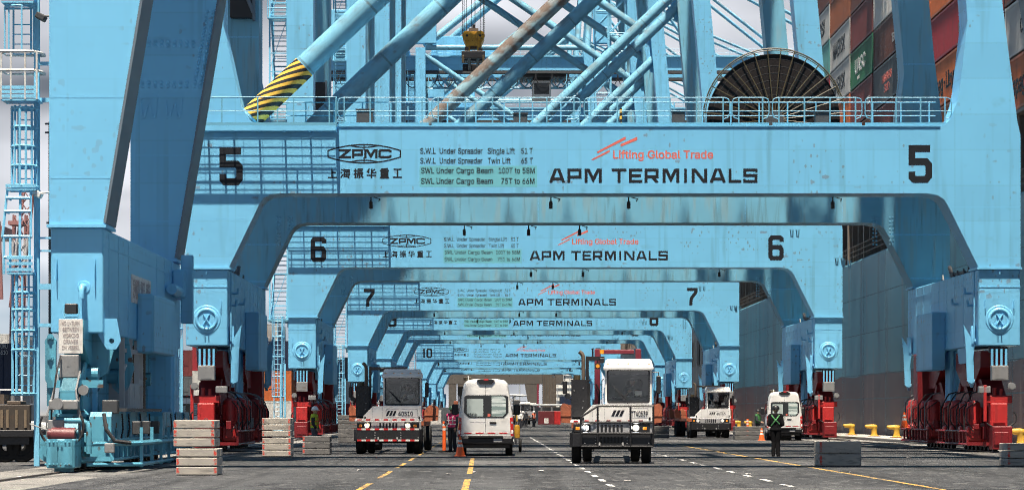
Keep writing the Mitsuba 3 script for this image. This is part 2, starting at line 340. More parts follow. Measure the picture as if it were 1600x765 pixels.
# ------------------------------------------------------------------ gantry crane (rail to rail along x, front face at local y = 0)
S5 = 40.6
def B(px, py): return ((px - VX) / S5, EYE + (VY - py) / S5)     # a point on the front portal face of the crane numbered 5
CX = 4.32
def bogie(P, rel, m, x, s, y0, L, mm, boxed=False):
    """one corner's travelling gear: rocker beams, trucks, motors. s = +1: inner side towards +x"""
    b = rel
    P.put(f'{b}__rocker_beam', MB().add(prism_yz([(y0 + .9, 3.95), (y0 + L - .9, 3.95), (y0 + L - .9, 3.3), (y0 + L - 2.6, 2.6), (y0 + 2.6, 2.6), (y0 + .9, 3.3)], x - (.3 if boxed else .5), x + (.3 if boxed else .5))).cyl((x - .62, y0 + L / 2, 3.6), (x + .62, y0 + L / 2, 3.6), .28), m)
    for a in (0, 1):
        c = y0 + L * (.25 + .5 * a); h = L * .235
        P.put(f'{b}__equalizer', MB().add(prism_yz([(c - h, 1.75), (c - h, 2.1), (c - .6, 2.85), (c + .6, 2.85), (c + h, 2.1), (c + h, 1.75), (c + h - .5, 1.4), (c - h + .5, 1.4)], x - (.22 if boxed else .4), x + (.22 if boxed else .4))).cyl((x - .52, c, 2.55), (x + .52, c, 2.55), .2), m)
        for e in (-1, 1):
            q = c + e * h * .52; w = h * .46
            t = MB().add(prism_yz([(q - w, .22), (q - w, 1.05), (q - w + .25, 1.5), (q + w - .25, 1.5), (q + w, 1.05), (q + w, .22)], x - .36, x + .36))
            t.box(x + s * .36, x + s * .48, q - w * .8, q + w * .8, .5, 1.0, .02).cyl((x - .45, q, 1.3), (x + .45, q, 1.3), .16)
            P.put(f'{b}__truck', t, m)
            for g in (-1, 1):
                P.put(f'{b}__wheel', MB().cyl((x - .09, q + g * w * .55, .36), (x + .09, q + g * w * .55, .36), .33, 20), 'dark_steel', 30)
            # geared motor standing on the inner side of the truck
            jit = (len(P.parts) * 37 % 11) / 11.0 - .5
            mx = x + s * (.76 + .10 * jit)
            if boxed:
                hb = Polygon([(q - w, .35), (q - w, 1.42), (q - w + .15, 1.55), (q + w * .8, 1.55), (q + w, 1.35), (q + w, .35)]).difference(Point(q, .95).buffer(.2).union(sbox(q - .2, .5, q + .2, .95)))
                P.put(f'{b}__gearbox', prism_yz(hb, mx - .25, mx + .3) if s > 0 else prism_yz(hb, mx - .3, mx + .25), mm)
                P.put(f'{b}__pocket_shade', MB().box(mx - .24, mx + .24, q - .26, q + .26, .45, 1.2), 'rubber')  # black block behind the arch stands in for shade in the hole
                P.put(f'{b}__hose', MB().tube([(mx + s * .36, q + w * .9, 1.5), (mx + s * .4, q + w * .8, 1.1), (mx + s * .36, q + w * .6, .8)], .025, 6), 'cable_black')
                continue
            g_ = MB().add(move(lathe([(0, 1.05), (.27, 1.05), (.27, 1.18), (.22, 1.2), (.22, 1.3), (.3, 1.32), (.3, 1.95), (.26, 2.0), (.26, 2.12), (.14, 2.2), (0, 2.22)], 16), mx, q, 0))
            for kk in range(8):
                an = kk * math.pi / 4
                g_.add(rot(box(mx + .29, mx + .34, q - .012, q + .012, 1.35, 1.92), math.degrees(an), (0, 0, 1), (mx, q, 0)))
            g_ = rot(move(trimesh.util.concatenate(g_.m), 0, .12 * jit, -.12 + .25 * jit), 6 * jit, (0, 1, 0), (mx, q, 1.2))
            P.put(f'{b}__motor', g_, mm if jit < .25 else m, 40)
            P.put(f'{b}__junction_box', MB().box(mx + s * .18 - .1, mx + s * .18 + .1, q + .3, q + .5, 1.25 + .4 * jit, 1.6 + .4 * jit, .01).box(mx - .1, mx + .1, q - .62, q - .45, .9, 1.2 + .3 * jit, .01), 'grey_steel' if jit > .1 else m)
            P.put(f'{b}__brake_pipe', MB().tube([(mx + s * .3, q + .5, .5), (mx + s * .3, q + .55, 1.9 + .6 * jit), (mx, q + .5, 2.3), (x + s * .4, q + .4, 2.4)], .03, 6), 'grey_steel' if jit > 0 else 'cable_black')
            P.put(f'{b}__gearbox', MB().box(mx - .3, mx + .26, q - .33, q + .33, .45, 1.02, .06).cyl((mx - .3, q, .62), (mx + .36, q, .62), .22).box(mx - .15, mx + .15, q - .4, q - .3, .55, .9, .02), mm, 30)
            P.put(f'{b}__cable', MB().tube([(mx + .1, q - .3, 2.0), (mx + s * .34, q - .42, 1.7), (mx + s * .36, q - .46, 1.2), (mx + s * .1, q - .45, .8)], .022, 6), 'cable_black')
    xr = x + s * 1.15
    r = MB()
    for z in (.32, .82): r.tube([(xr, y0 - .1, z), (xr, y0 + L + .1, z)], .045, 6)
    k = 0
    while y0 + k * .9 < y0 + L: r.box(xr - .04, xr + .04, y0 + k * .9 - .04, y0 + k * .9 + .04, .28, .86); k += 1
    r.box(min(x, xr), max(x, xr), y0 - .14, y0 - .04, .28, .4).box(min(x, xr), max(x, xr), y0 + L + .04, y0 + L + .14, .28, .4)
    P.put(f'{b}__guard_rail', r, m)
    P.put(f'{b}__hanger', MB().add(prism_yz([(y0 + L / 2 - .9, 3.5), (y0 + L / 2 + .9, 3.5), (y0 + L / 2 + 1.3, 4.12), (y0 + L / 2 - 1.3, 4.12)], x - .72, x - .55)).add(prism_yz([(y0 + L / 2 - .9, 3.5), (y0 + L / 2 + .9, 3.5), (y0 + L / 2 + 1.3, 4.12), (y0 + L / 2 - 1.3, 4.12)], x + .55, x + .72)), 'blue_paint')
def bogie_nose(P, rel, m, mm, x, s, y0):
    """what stands in front of the leading truck: buffer box, switch boxes, blue pipes, brake gear"""
    P.put(f'{rel}__buffer_box', MB().box(x + s * -.05 - .38, x + s * -.05 + .38, y0 - .95, y0 - .02, .12, 1.02, .03).box(x - .28, x + .28, y0 - 1.0, y0 - .93, .3, .8, .02), m)
    P.put(f'{rel}__brake_frame', MB().box(x - .35, x + .3, y0 - .6, y0 - .05, 1.02, 1.9, .03).box(x - .5, x + .5, y0 - .5, y0, 1.9, 2.2, .03).box(x - .62, x - .5, y0 - .62, y0 - .5, 1.2, 2.6, .01)
          .box(x - .25, x + .2, y0 - .66, y0 - .6, 1.15, 1.18).box(x - .25, x - .22, y0 - .66, y0 - .6, 1.15, 1.6).cyl((x - .15, y0 - .3, 2.2), (x - .15, y0 - .3, 2.5), .07).cyl((x + .1, y0 - .3, 2.2), (x + .1, y0 - .3, 2.45), .06), mm)
    P.put(f'{rel}__switch_box', MB().box(x - .32, x + .32, y0 - .72, y0 - .3, 2.78, 3.35, .02).box(x - .2, x + .2, y0 - .74, y0 - .72, 2.85, 3.28), 'grey_steel')
    P.put(f'{rel}__junction_box', MB().box(x + s * .35, x + s * .8, y0 - .62, y0 - .3, 2.3, 2.55, .02), 'grey_steel')
    P.put(f'{rel}__horn', MB().cyl((x - s * .45, y0 - .7, 2.55), (x - s * .45, y0 - .5, 2.55), .15, 20).cyl((x - s * .45, y0 - .76, 2.55), (x - s * .45, y0 - .7, 2.55), .11, 20), 'grey_steel', 30)
    p = MB()
    for i in range(4): p.cyl((x - .27 + i * .18, y0 - .45, 3.35), (x - .27 + i * .18, y0 - .45, 4.0), .05, 10)
    P.put(f'{rel}__conduit', p, 'blue_paint', 40)
    P.put(f'{rel}__conduit_plate', MB().box(x - .36, x + .36, y0 - .35, y0 - .1, 3.85, 4.08, .02), 'dark_steel')
    h = []
    for a in np.linspace(-2.6, .6, 14): h.append((x + .62 * math.cos(a) * -1 * s, y0 - .75, 1.35 + .4 * math.sin(a)))
    P.put(f'{rel}__hose', MB().tube(h, .03, 6), 'cable_black')

def rail_run(b, x0, x1, y, z, h=1.1, hoop=True, post=1.1, r=.023):
    if hoop:
        b.tube([(x0 + .22, y, z + .28), (x0 + .06, y, z + .34), (x0, y, z + .5), (x0, y, z + h - .2), (x0 + .05, y, z + h - .05), (x0 + .2, y, z + h), (x1 - .2, y, z + h), (x1 - .05, y, z + h - .05), (x1, y, z + h - .2), (x1, y, z + .5), (x1 - .06, y, z + .34), (x1 - .22, y, z + .28)], r, 6)
    else: b.tube([(x0, y, z + h), (x1, y, z + h)], r, 6)
    b.tube([(x0, y, z + .58), (x1, y, z + .58)], r * .9, 6); b.box(x0, x1, y - .006, y + .006, z + .02, z + .14)
    n = max(1, round((x1 - x0 - .5) / post))
    for i in range(n + 1):
        xx = x0 + .25 + (x1 - x0 - .5) * i / n
        b.box(xx - .026, xx + .026, y - .026, y + .026, z, z + h - .02)

def bolts(pts, y, r=.045, d=.035):
    """bolt heads on a face that looks towards -y"""
    base = lathe([(0, d), (r * .55, d), (r, d * .45), (r, 0)], 8); base.apply_transform(trimesh.transformations.rotation_matrix(math.pi / 2, (1, 0, 0)))
    v = np.array(base.vertices); f = np.array(base.faces)
    vs = np.vstack([v + (x, y, z) for x, z in pts]); fs = np.vstack([f + i * len(v) for i in range(len(pts))])
    return trimesh.Trimesh(vs, fs, process=False)

def rounded(poly, r):
    """rounds re-entrant corners of a polygon"""
    return poly.buffer(r, join_style=2).buffer(-2 * r, join_style=2).buffer(r, join_style=2)

def portal_polygon():
    hz = [(-10.10, 7.1), (-8.95, 9.5)]
    land = [(-11.75, 7.1), (-11.75, 14), (-11.85, 20), (-11.85, 59), (-10.3, 59), (-10.3, 16.4), (-9.75, 13.9), (-9.6, 13.3), (-9.3, 12.8), (-8.9, 12.53)]
    wat = [(17.2, 12.53), (17.45, 12.58), (17.71, 12.85), (17.95, 13.5), (18.05, 14.0), (18.35, 16.55), (18.3, 17.4), (16.6, 35.4), (14.45, 59), (15.85, 59), (18.0, 35.4), (19.68, 17.4), (19.80, 16.4), (20.27, 12.73), (20.39, 12.2), (20.39, 7.1)]
    har = [(18.79, 7.1), (17.62, 9.45), (17.45, 9.73), (17.2, 9.9), (16.8, 9.97)]
    hal = [(-8.15, 9.97), (-8.5, 9.92), (-8.75, 9.78), (-8.9, 9.58), (-10.1, 7.1)]
    return Polygon(land + wat + har + hal[:-1] + [hal[-1]])
PORT = portal_polygon()
REAR = 17.8

def stair_tower(P, x0, x1, y0, y1, z0, z1, m='rail_paint', mm='grating_steel'):
    fr, tr = MB(), MB()
    for x in (x0, x1):
        for y in (y0, y1): fr.box(x - .05, x + .05, y - .05, y + .05, z0, z1)
    z = z0; k = 0
    while z < z1 - 2.9:
        xa, xb = (x0 + .08, x1 - .08)
        ya, yb = (y0 + .1, y1 - .1) if k % 2 == 0 else (y1 - .1, y0 + .1)
        for i in range(11):
            t = (i + .5) / 11; yy = ya + (yb - ya) * t
            tr.box(xa, xb, yy - .11, yy + .11, z + 3 * t - .02, z + 3 * t + .02)
        for x in (xa, xb):
            fr.tube([(x, ya, z - .05), (x, yb, z + 2.95)], .05, 4); fr.tube([(x, ya, z + 1.0), (x, yb, z + 4.0)], .025, 4)
        fr.box(x0 - .1, x1 + .1, y0 - .6, y0 + .06, z + 2.9, z + 2.98) if k % 2 else fr.box(x0 - .1, x1 + .1, y1 - .06, y1 + .6, z + 2.9, z + 2.98)
        for zz in (z + 3.5, z + 4.0):
            yy = y0 - .6 if k % 2 else y1 + .6
            fr.tube([(x0 - .1, yy, zz), (x1 + .1, yy, zz)], .022, 4)
            for x in (x0 - .1, x1 + .1): fr.tube([(x, yy, z + 2.95), (x, yy, z + 4.0)], .022, 4)
        fr.tube([(x0, y0, z), (x1, y0, z + 3)], .02, 4)
        for zz in (z + .9, z + 1.8, z + 2.8): fr.box(x0, x1, y0 - .03, y0 + .03, zz - .03, zz + .03)
        z += 3; k += 1
    P.put('stair_tower', fr, m); P.put('stair_tower__tread', tr, mm)

def cage_ladder(P, rel, x, y, z0, z1, w=.5, m='rail_paint', hoops=True, step=.28):
    """ladder with safety cage; climbs along z at the front of x, y"""
    b = MB()
    for sx in (-1, 1): b.tube([(x + sx * w / 2, y, z0), (x + sx * w / 2, y, z1)], .035, 6)
    n = int((z1 - z0) / step)
    for i in range(n): b.tube([(x - w / 2, y, z0 + i * step + .2), (x + w / 2, y, z0 + i * step + .2)], .018, 5)
    if hoops:
        rr = w * .72
        n = max(1, round((z1 - z0 - 2.2) / 1.1))
        for i in range(n + 1):
            zz = z0 + 2.2 + (z1 - z0 - 2.2) * i / n
            b.tube([(x - w / 2, y, zz)] + [(x - rr * math.cos(a), y - rr * 1.1 * math.sin(a) - .05, zz) for a in np.linspace(0, math.pi, 9)] + [(x + w / 2, y, zz)], .03, 5)
        for a in np.linspace(.25, math.pi - .25, 5):
            b.tube([(x - rr * math.cos(a), y - rr * 1.1 * math.sin(a) - .05, z0 + 2.2), (x - rr * math.cos(a), y - rr * 1.1 * math.sin(a) - .05, z1)], .026, 5)
    P.put(rel, b, m)

def legs_top(P, base_z, dz=0.0, braces=True):
    """what stands above the portal: braces, ties, girders, boom, house, apex and stays"""
    for yc, sleeve in ((1.0, True), (REAR + 1, False)):
        a, b = np.array((-9.35, yc, 12.95)), np.array((17.1, yc, 38.0))
        if braces:
            P.put('brace', sweep([a, b], .445, 20), 'pipe_paint', 40)
            d = (b - a) / np.linalg.norm(b - a)
            if sleeve: P.put('brace__striped_sleeve', sweep([a + d * .1, a + d * 2.9], .462, 24), 'hazard_stripe', 40)
            P.put('brace', sweep([(16.6, yc, 39.6), (-10.4, yc, 57.9)], .42, 16), 'pipe_paint', 40)
            P.put('gusset', MB().add(prism([(16.2, 36.2), (17.2, 36.0), (17.0, 41.2), (15.9, 40.6), (15.6, 38.6)], yc - .06, yc + .06)), 'blue_paint')
        P.put('tie_pipe', sweep([(-10.4, yc, 59.1 + dz), (15.0, yc, 59.1 + dz)], .42, 16), 'pipe_paint', 40)
    for x in (-11.1, 15.2):
        P.put('top_tie', MB().box(x - .5, x + .5, 2.0, REAR, 57.4 + dz, 58.9 + dz), 'blue_paint')
    for y in (4.4, 14.5):
        P.put('boom_girder', MB().box(-31 if braces else -50, 78, y, y + 1.25, 55.9 + dz, 58.1 + dz), 'blue_paint')
        r = MB(); rail_run(r, -31, 78, y + (-.55 if y < 9 else 1.8), 58.1 + dz, post=2.2, hoop=False); r.box(-31, 78, y + (-.6 if y < 9 else 1.25), y + (0 if y < 9 else 1.85), 58.0 + dz, 58.08 + dz)
        P.put('girder_walkway', r, 'rail_paint')
    for x in range(-30, 78, 9): P.put('cross_beam', MB().box(x - .3, x + .3, 5.6, 14.55, 56.5 + dz, 57.6 + dz), 'blue_paint')
    P.put('machinery_house', MB().box(*((-29, -14) if braces else (-48, -31)), 3.5, 16.5, 59.6 + dz, 65.4 + dz, .1).box(*((-30, -13) if braces else (-49, -30)), 3, 17, 59.2 + dz, 59.55 + dz), 'blue_paint')
    for y in (1.0, REAR + 1) if braces else ():
        ay = 9.9 + (y - 9.9) * .35
        P.put('apex_leg', sweep([(15.2, y, 59 + dz), (17.0, ay, 82 + dz)], .5, 10), 'pipe_paint', 40)
        P.put('backstay', sweep([(17.0, ay, 82 + dz), (-10.4, y, 59.3 + dz)], .55 if braces else .12, 14), 'pipe_paint', 40)
        for xe in (34, 47, 60, 73):
            for dy in (-.35, .35):
                P.put('forestay', sweep([(17.0, ay + dy, 82 + dz), (xe, 9.9 + (y - 9.9) * .45 + dy, 58.3 + dz)], .21, 6), 'pipe_paint', 40)
    P.put('landside_shade_block', MB().box(*((-13.4, -8.6) if braces else (-14.2, -8.0)), .2, 1.9, 59.7 if braces else 50.0, 67.0, .05), 'blue_paint')  # added block whose shadow darkens the landside rear leg and beam end
    if braces: P.put('waterside_shade_block', MB().box(16.1, 18.9, .2, 1.9, 59.7, 67.0, .05), 'blue_paint')  # added block, put here to shade the waterside rear leg
    if braces:
        P.put('operator_cab', MB().box(6.6, 9.6, 7.0, 10.6, 51.6, 54.6, .1), 'sign_white')
        P.put('operator_cab__window', MB().box(6.9, 9.3, 6.96, 7.02, 52.4, 54.2).box(6.56, 6.62, 7.4, 10.2, 52.2, 54.2), 'dark_glass')
        for y in (4.3, 14.4): P.put('trolley_rail', MB().box(-31, 78, y, y + 1.5, 55.45, 55.85), 'dark_steel')
        q = MB()
        for x in (12.2, 14.0):
            for y in (6.0, 8.0): q.box(x - .08, x + .08, y - .08, y + .08, 37, 56)
        for i in range(10):
            for y in (6.0, 8.0): q.tube([(12.2, y, 37 + i * 1.9), (14.0, y, 38.9 + i * 1.9)], .06, 5).tube([(12.2, y, 38.9 + i * 1.9), (14.0, y, 38.9 + i * 1.9)], .06, 5)
        P.put('lattice_tower', q, 'rail_paint')
        q = MB()
        for i in range(22): q.tube([(-28 + i * 2.6 + 1.3 * math.cos(a), 3.4, 55.3 + 2.3 * math.sin(a)) for a in np.linspace(math.pi, 2 * math.pi, 9)], .07, 5)
        P.put('festoon_cable', q, 'cable_black')
        P.put('electrical_house', MB().box(-9.5, -3.0, 6.5, 10.5, 58.3, 61.6, .05).box(-1.5, 2.5, 7, 10, 58.3, 60.2, .05), 'blue_paint')
        P.put('trolley', MB().box(4.5, 12, 5.7, 14.4, 55.0, 55.85, .05).box(6.8, 9.4, 7.4, 10.2, 54.6, 55.0), 'black_paint')
        q = MB()
        for i in range(14):
            xa, xb = -10 + i * 1.7, -10 + (i + 1) * 1.7
            for y in (8.3, 9.9): q.tube([(xa, y, 53.6), (xb, y, 55.6)], .07, 5).tube([(xa, y, 55.6), (xb, y, 53.6)], .07, 5).tube([(xa, y, 53.6), (xb, y, 53.6)], .09, 5).tube([(xa, y, 53.6), (xa, y, 55.9)], .06, 5)
        P.put('cable_truss', q, 'rail_paint')
    if braces: P.put('apex_beam', MB().box(16.2, 17.8, 5.5, 14.3, 81.4 + dz, 83 + dz), 'blue_paint')

def build_crane():
    P = Proto()
    for i, y in enumerate((0.0, REAR)):
        m = MB().prism(PORT, y, y + 2.0)
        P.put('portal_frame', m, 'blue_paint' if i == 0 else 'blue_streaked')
        # edge plates and weld beads
        w = MB()
        for x0, x1, z in ((-11.75, -9.98, 7.36), (-11.74, -9.2, 9.0), (18.62, 20.38, 7.5), (17.62, 20.38, 9.44), (-11.84, -10.3, 18.2), (18.3, 19.7, 17.0)):
            w.box(x0, x1, y - .012, y + .01, z - .022, z + .022)
        for x in (-6.9, 2.1, 11.3, 15.6): w.box(x - .012, x + .012, y - .008, y + .01, 9.99, 12.5)
        P.put('weld_seam', w, 'blue_paint_clean')
        for xs in ((16.98, 17.12, 17.72, 17.86) if i else (), (-8.98, -8.84, -9.5, -9.36) if i else ()):
            if xs: P.put('bolt_row', bolts([(x, 9.0 + k * .17) for x in xs for k in range(0 if abs(x) < 0 else 8) if k * .17 + 9.0 > (9.6 if abs(x) < 9.3 and x < 0 else 0) or x > 0], y), 'blue_streaked')
    for x0, x1 in ((-11.80, -10.02), (18.71, 20.44)):
        for y in (-.06, REAR - .06): P.put('flange_plate', MB().box(x0, x1, y, y + 2.1, 7.05, 7.13), 'blue_paint_clean')
    for s, x0, x1 in ((1, -11.75, -10.15), (-1, 18.79, 20.39)):
        xi, xo = (x1, x0) if s == 1 else (x0, x1); xc = (x0 + x1) / 2
        r = P.put('sill_beam', MB().box(x0, x1, .07, REAR + 1.95, 4.12, 7.05, .03), 'blue_paint')
        t = MB()
        for y in np.arange(1.6, 19, 2.2): t.box(xi - .012 * s if s == 1 else xi - .012, xi + .012, y - .02, y + .02, 4.2, 7.0)
        t.box(xi - .02, xi + .02, .1, 19.6, 6.62, 6.66)
        P.put(f'{r}__stiffener', t, 'blue_paint_clean')
        tb = MB().box(x0, x1, .045, .09, 6.36, 6.40)
        for q in (-.55, .55): tb.box(xc + q - .018, xc + q + .018, -.03, .08, 5.55, 5.85)
        tb.box(xc - .02, xc + .02, -.02, .08, 6.85, 6.98)
        P.put(f'{r}__lifting_tab', tb, 'blue_paint_clean')
        # cast hub cover with crossed ribs
        z = 5.13
        ring = lathe([(.33, 0), (.33, .06), (.36, .085), (.40, .085), (.44, .06), (.46, 0)], 36)
        ring.apply_transform(trimesh.transformations.rotation_matrix(math.pi / 2, (1, 0, 0))); 
        dsk = lathe([(0, .03), (.52, .03), (.55, 0)], 36); dsk.apply_transform(trimesh.transformations.rotation_matrix(math.pi / 2, (1, 0, 0)))
        e = MB().add(move(ring, xc, .07, z), move(dsk, xc, .07, z))
        for an in (60, -60): e.add(rot(box(xc - .24, xc + .24, -.03, .05, z - .022, z + .022, .01), an, (0, 1, 0), (xc, 0, z)))
        for q in (-.07, .07): e.box(xc + q - .02, xc + q + .02, -.12, .06, z - .34, z - .3)
        P.put(f'{r}__hub_cover', e, 'blue_paint_clean', 30)
        # cable trunk and hooks on the inner side
        xa, xb = sorted((xi, xi + s * .55))
        P.put(f'{r}__cable_trunk', MB().box(xa, xb, 8.6, 13.2, 3.3, 5.7, .03), 'blue_paint')
        for y, zz in ((1.3, 5.7), (5.2, 5.9), (2.0, 6.2)):
            P.put(f'{r}__hook', MB().tube([(xi, y, zz), (xi + s * .22, y, zz), (xi + s * .25, y, zz + .22)], .05, 6), 'blue_paint')
        P.put(f'{r}__conduit', MB().tube([(xi + s * .1, .5, 4.3), (xi + s * .1, .5, 7.0)], .03, 6), 'blue_paint')
        # hanging tie-down links at the inner corners
        for y in (.9, REAR + .6):
            P.put(f'{r}__tie_link', MB().add(prism_yz([(y - .25, 4.9), (y + .25, 4.9), (y + .34, 4.2), (y + .2, 3.8), (y + .2, 2.7), (y, 2.52), (y - .2, 2.7), (y - .2, 3.8), (y - .34, 4.2)], xi + s * .08, xi + s * .20)).cyl((xi, y, 4.3), (xi + s * .3, y, 4.3), .09).cyl((xi + s * .04, y, 2.75), (xi + s * .26, y, 2.75), .09), 'blue_paint', 30)
            P.put(f'{r}__tie_link', MB().add(prism([(xi + s * .05, 4.15), (xi + s * .5, 4.95), (xi + s * .42, 4.2), (xi + s * .36, 2.75), (xi + s * .16, 2.65), (xi + s * .14, 3.6)], y - .3, y - .22)), 'blue_paint')
        # clutter on top of the sill: hydraulic pipes and brackets
        cl = MB()
        for k, y in enumerate((4.2, 5.4, 7.0, 8.2, 11.0)): cl.add(prism_yz([(y, 7.05), (y + .5, 7.05), (y + .25, 7.35)], xi - s * .3 - .03, xi - s * .3 + .03))
        cl.tube([(xi - s * .4, 6.0, 7.2), (xi - s * .4, 9.4, 7.25), (xi - s * .4, 10.0, 7.6)], .09, 8)
        P.put(f'{r}__pipework', cl, 'dark_steel')
        for j, (y0, L) in enumerate(((.6, 8.0), (11.1, 8.0))):
            b = f'bogie{"" if not any(p[0].startswith("bogie__") for p in P.parts) else "_%03d" % len({p[0].split("__")[0] for p in P.parts if p[0].startswith("bogie")})}'
            bogie(P, b, 'red_paint', xc, s, y0, L, 'bright_red')
            if j == 0: bogie_nose(P, b, 'red_paint', 'bright_red', xc, s, y0)
        # deep red jacking column near the rear corner
        xa, xb = sorted((xc + s * .05, xc + s * .95))
        P.put('jacking_column', MB().box(xa, xb, 15.6, 16.9, .25, 4.1, .03).box(xa + .1, xb - .1, 15.5, 15.6, .4, 3.9), 'red_paint')
        c = MB()
        for y in (8.9, 9.25, 9.6, 10.0): c.cyl((xi + s * -.3, y, 1.0), (xi + s * -.3, y, 4.1), .09, 8)
        c.box(xc - .3, xc + .3, 9.2, 10.6, 1.2, 4.1, .02)
        P.put('cable_riser', c, 'blue_paint')
    # portal beam: rails, platform, lamps
    zt = 12.53
    for x0, x1 in ((-5.90, -2.40), (-2.28, 3.45), (3.6, 9.2), (9.3, 10.72), (10.85, 14.3), (14.42, 17.75)):
        r = MB(); rail_run(r, x0, x1, .12, zt + .03); P.put('handrail', r, 'handrail_paint')
    r = MB(); rail_run(r, -8.6, 17.4, 1.9, zt + .03, hoop=False); P.put('handrail', r, 'handrail_paint')
    P.put('beam_edge', MB().box(-8.9, 17.3, -.05, 2.05, zt, zt + .045), 'blue_paint_clean')
    # bracket platform on the landside end, in front of the beam
    px0, px1, py = -11.9, -5.92, -.90
    pz = 12.42
    f = MB().box(px0, px1, py, py + .07, pz - .12, pz + .06).box(px0, px1, -.09, -.02, pz - .08, pz + .03)
    for x in np.linspace(px0 + .04, px1 - .04, 7): f.box(x - .035, x + .035, py, -.02, pz - .12, pz - .02)
    P.put('platform', f, 'blue_paint_clean')
    g = MB()
    for x in np.arange(px0 + .1, px1, .75): g.box(x - .009, x + .009, py + .08, -.1, pz - .015, pz + .02)
    for y in np.arange(py + .14, -.1, .105): g.box(px0 + .1, px1 - .1, y - .006, y + .006, pz - .012, pz + .018)
    P.put('platform__grating', g, 'grating_steel')
    r = MB(); rail_run(r, px0, px1, py + .03, pz + .05, hoop=False, post=1.5)
    r.tube([(px1, py + .03, pz), (px1, py + .03, pz + 1.12), (px1, py + .15, pz + 1.16), (px1, -.1, pz + 1.16)], .03, 6).tube([(px1, py, pz + .6), (px1, -.1, pz + .6)], .025, 6)
    P.put('platform__handrail', r, 'handrail_paint')
    for x, y in ((-4.7, 2.1), (2.35, 2.1), (5.4, 2.1), (13.4, 2.1), (-1.2, REAR + 2.1), (4.0, REAR + 2.1), (1.7, REAR + 2.1)):
        P.put('lamp', MB().cyl((x, y, 9.98), (x, y, 9.80), .03, 6).box(x - .07, x + .07, y - .1, y + .1, 9.52, 9.8, .02).tube([(x + .1, y, 9.97), (x + .35, y, 9.9), (x + .3, y, 9.8)], .02, 5), 'black_paint')
    for x, z in ((13.3, 9.35), (15.3, 8.1), (15.6, 8.0)):
        q = MB()
        for k in (0, .26): q.tube([(x + k, REAR - .02, z + .3), (x + k + .03, REAR - .02, z), (x + k + .1, REAR - .02, z - .02), (x + k + .12, REAR - .02, z + .3)], .03, 6)
        P.put('lug_plate', q, 'blue_streaked')
    # black box drawn for the dark of a sheltered opening, raking strut on the shaded rear leg
    P.put('opening_dark', MB().box(-11.55, -10.55, REAR - .5, REAR - .004, 19.0, 22.6, .03), 'black_paint')
    P.put('opening_dark__strut', MB().tube([(-11.5, REAR - .55, 21.6), (-10.5, REAR - .55, 19.2)], .09, 6).box(-10.56, -10.46, REAR - .52, REAR, 18.9, 22.7), 'grey_blue')
    stair_tower(P, -13.15, -12.1, 4.5, 7.5, 7.0, 58)
    cage_ladder(P, 'access_ladder', -12.55, 3.2, .3, 7.2)
    P.put('ladder_platform', MB().box(-13.2, -12.0, 3.2, 7.6, 6.95, 7.05).box(-12.1, -11.7, 4.4, 4.6, 6.6, 6.9), 'grating_steel')
    q = MB()
    for x in (-12.0, -12.25): q.box(x - .05, x + .05, .9, 1.0, 1.2, 4.4)
    P.put('cable_duct', q, 'rail_paint')
    # lettering of the front beam
    L = MB()
    for ch, a, b in zip('APMTERMINALS', (80, 207, 325, 515, 635, 743, 867, 1018, 1070, 1195, 1327, 1428), (192, 305, 448, 617, 727, 842, 985, 1037, 1178, 1308, 1415, 1527)):
        x0, z1 = B(840 + a / 4.444, 263.6); x1, z0 = B(840 + b / 4.444, 285.9)
        L.add(face_text(glyph(ch, x0, x1, z0, z1, .215)))
    P.put('terminal_lettering', L, 'lettering_black')
    cp = MB().add(word('Lifting Global Trade', B(958, 0)[0], B(1114.5, 0)[0], B(0, 247.7)[1], .30, bold=True))
    for pl in ([(372, 220), (500, 153), (502, 167), (385, 224)], [(413, 165), (612, 60), (612, 80), (415, 178)], [(575, 115), (692, 62), (692, 85), (578, 130)]):
        cp.add(face_text(Polygon([B(840 + a / 4.444, 200 + b / 4.444) for a, b in pl])))
    P.put('slogan', cp, 'coral_paint')
    W = MB()
    for t, a, b, row in (('S.W.L', 656.5, 681, 0), ('Under', 686.8, 712, 0), ('Spreader', 715.6, 754, 0), ('Single', 762, 788.5, 0), ('Lift', 791.7, 804.4, 0), ('51 T', 814.4, 832.4, 0),
                         ('S.W.L', 656.5, 681, 1), ('Under', 686.8, 712, 1), ('Spreader', 715.6, 754, 1), ('Twin', 762, 781.3, 1), ('Lift', 785, 797.8, 1), ('65 T', 814.4, 832.4, 1),
                         ('SWL', 658, 678.5, 2), ('Under', 682, 709, 2), ('Cargo', 713, 741, 2), ('Beam', 745, 770.7, 2), ('100T', 779, 801, 2), ('to', 804.3, 812.6, 2), ('58M', 816.5, 835.6, 2),
                         ('SWL', 658, 678.5, 3), ('Under', 682, 709, 3), ('Cargo', 713, 741, 3), ('Beam', 745, 770.3, 3), ('75T', 783, 800.7, 3), ('to', 804, 812.3, 3), ('66M', 816.3, 835.2, 3)):
        W.add(word(t, B(a, 0)[0], B(b, 0)[0], B(0, (240.5, 255.8, 271.2, 287.4)[row])[1], .215, y=0 if row < 2 else -.012, bold=True))
    P.put('load_lettering', W, 'lettering_black')
    x0, z0 = B(655.6, 292.3); x1, z1 = B(839, 259.3)
    P.put('load_patch', MB().box(x0, x1, -.012, .01, z0, z1), 'patch_green')
    # maker's badge: flattened hexagon with bowed sides, four wide letters, two lens-shaped arcs
    cx, cz = B(569, 240.5); hw, hh = 57.5 / S5, 15.3 / S5
    top = [(-hw, .36 * hh)] + [(x * hw, hh * (1 - .62 * x * x)) for x in np.linspace(-.95, .95, 15)] + [(hw, .36 * hh)]
    hexa = Polygon(top + [(x, -z) for x, z in top[::-1]])
    badge = [hexa.difference(hexa.buffer(-.048, join_style=2))]
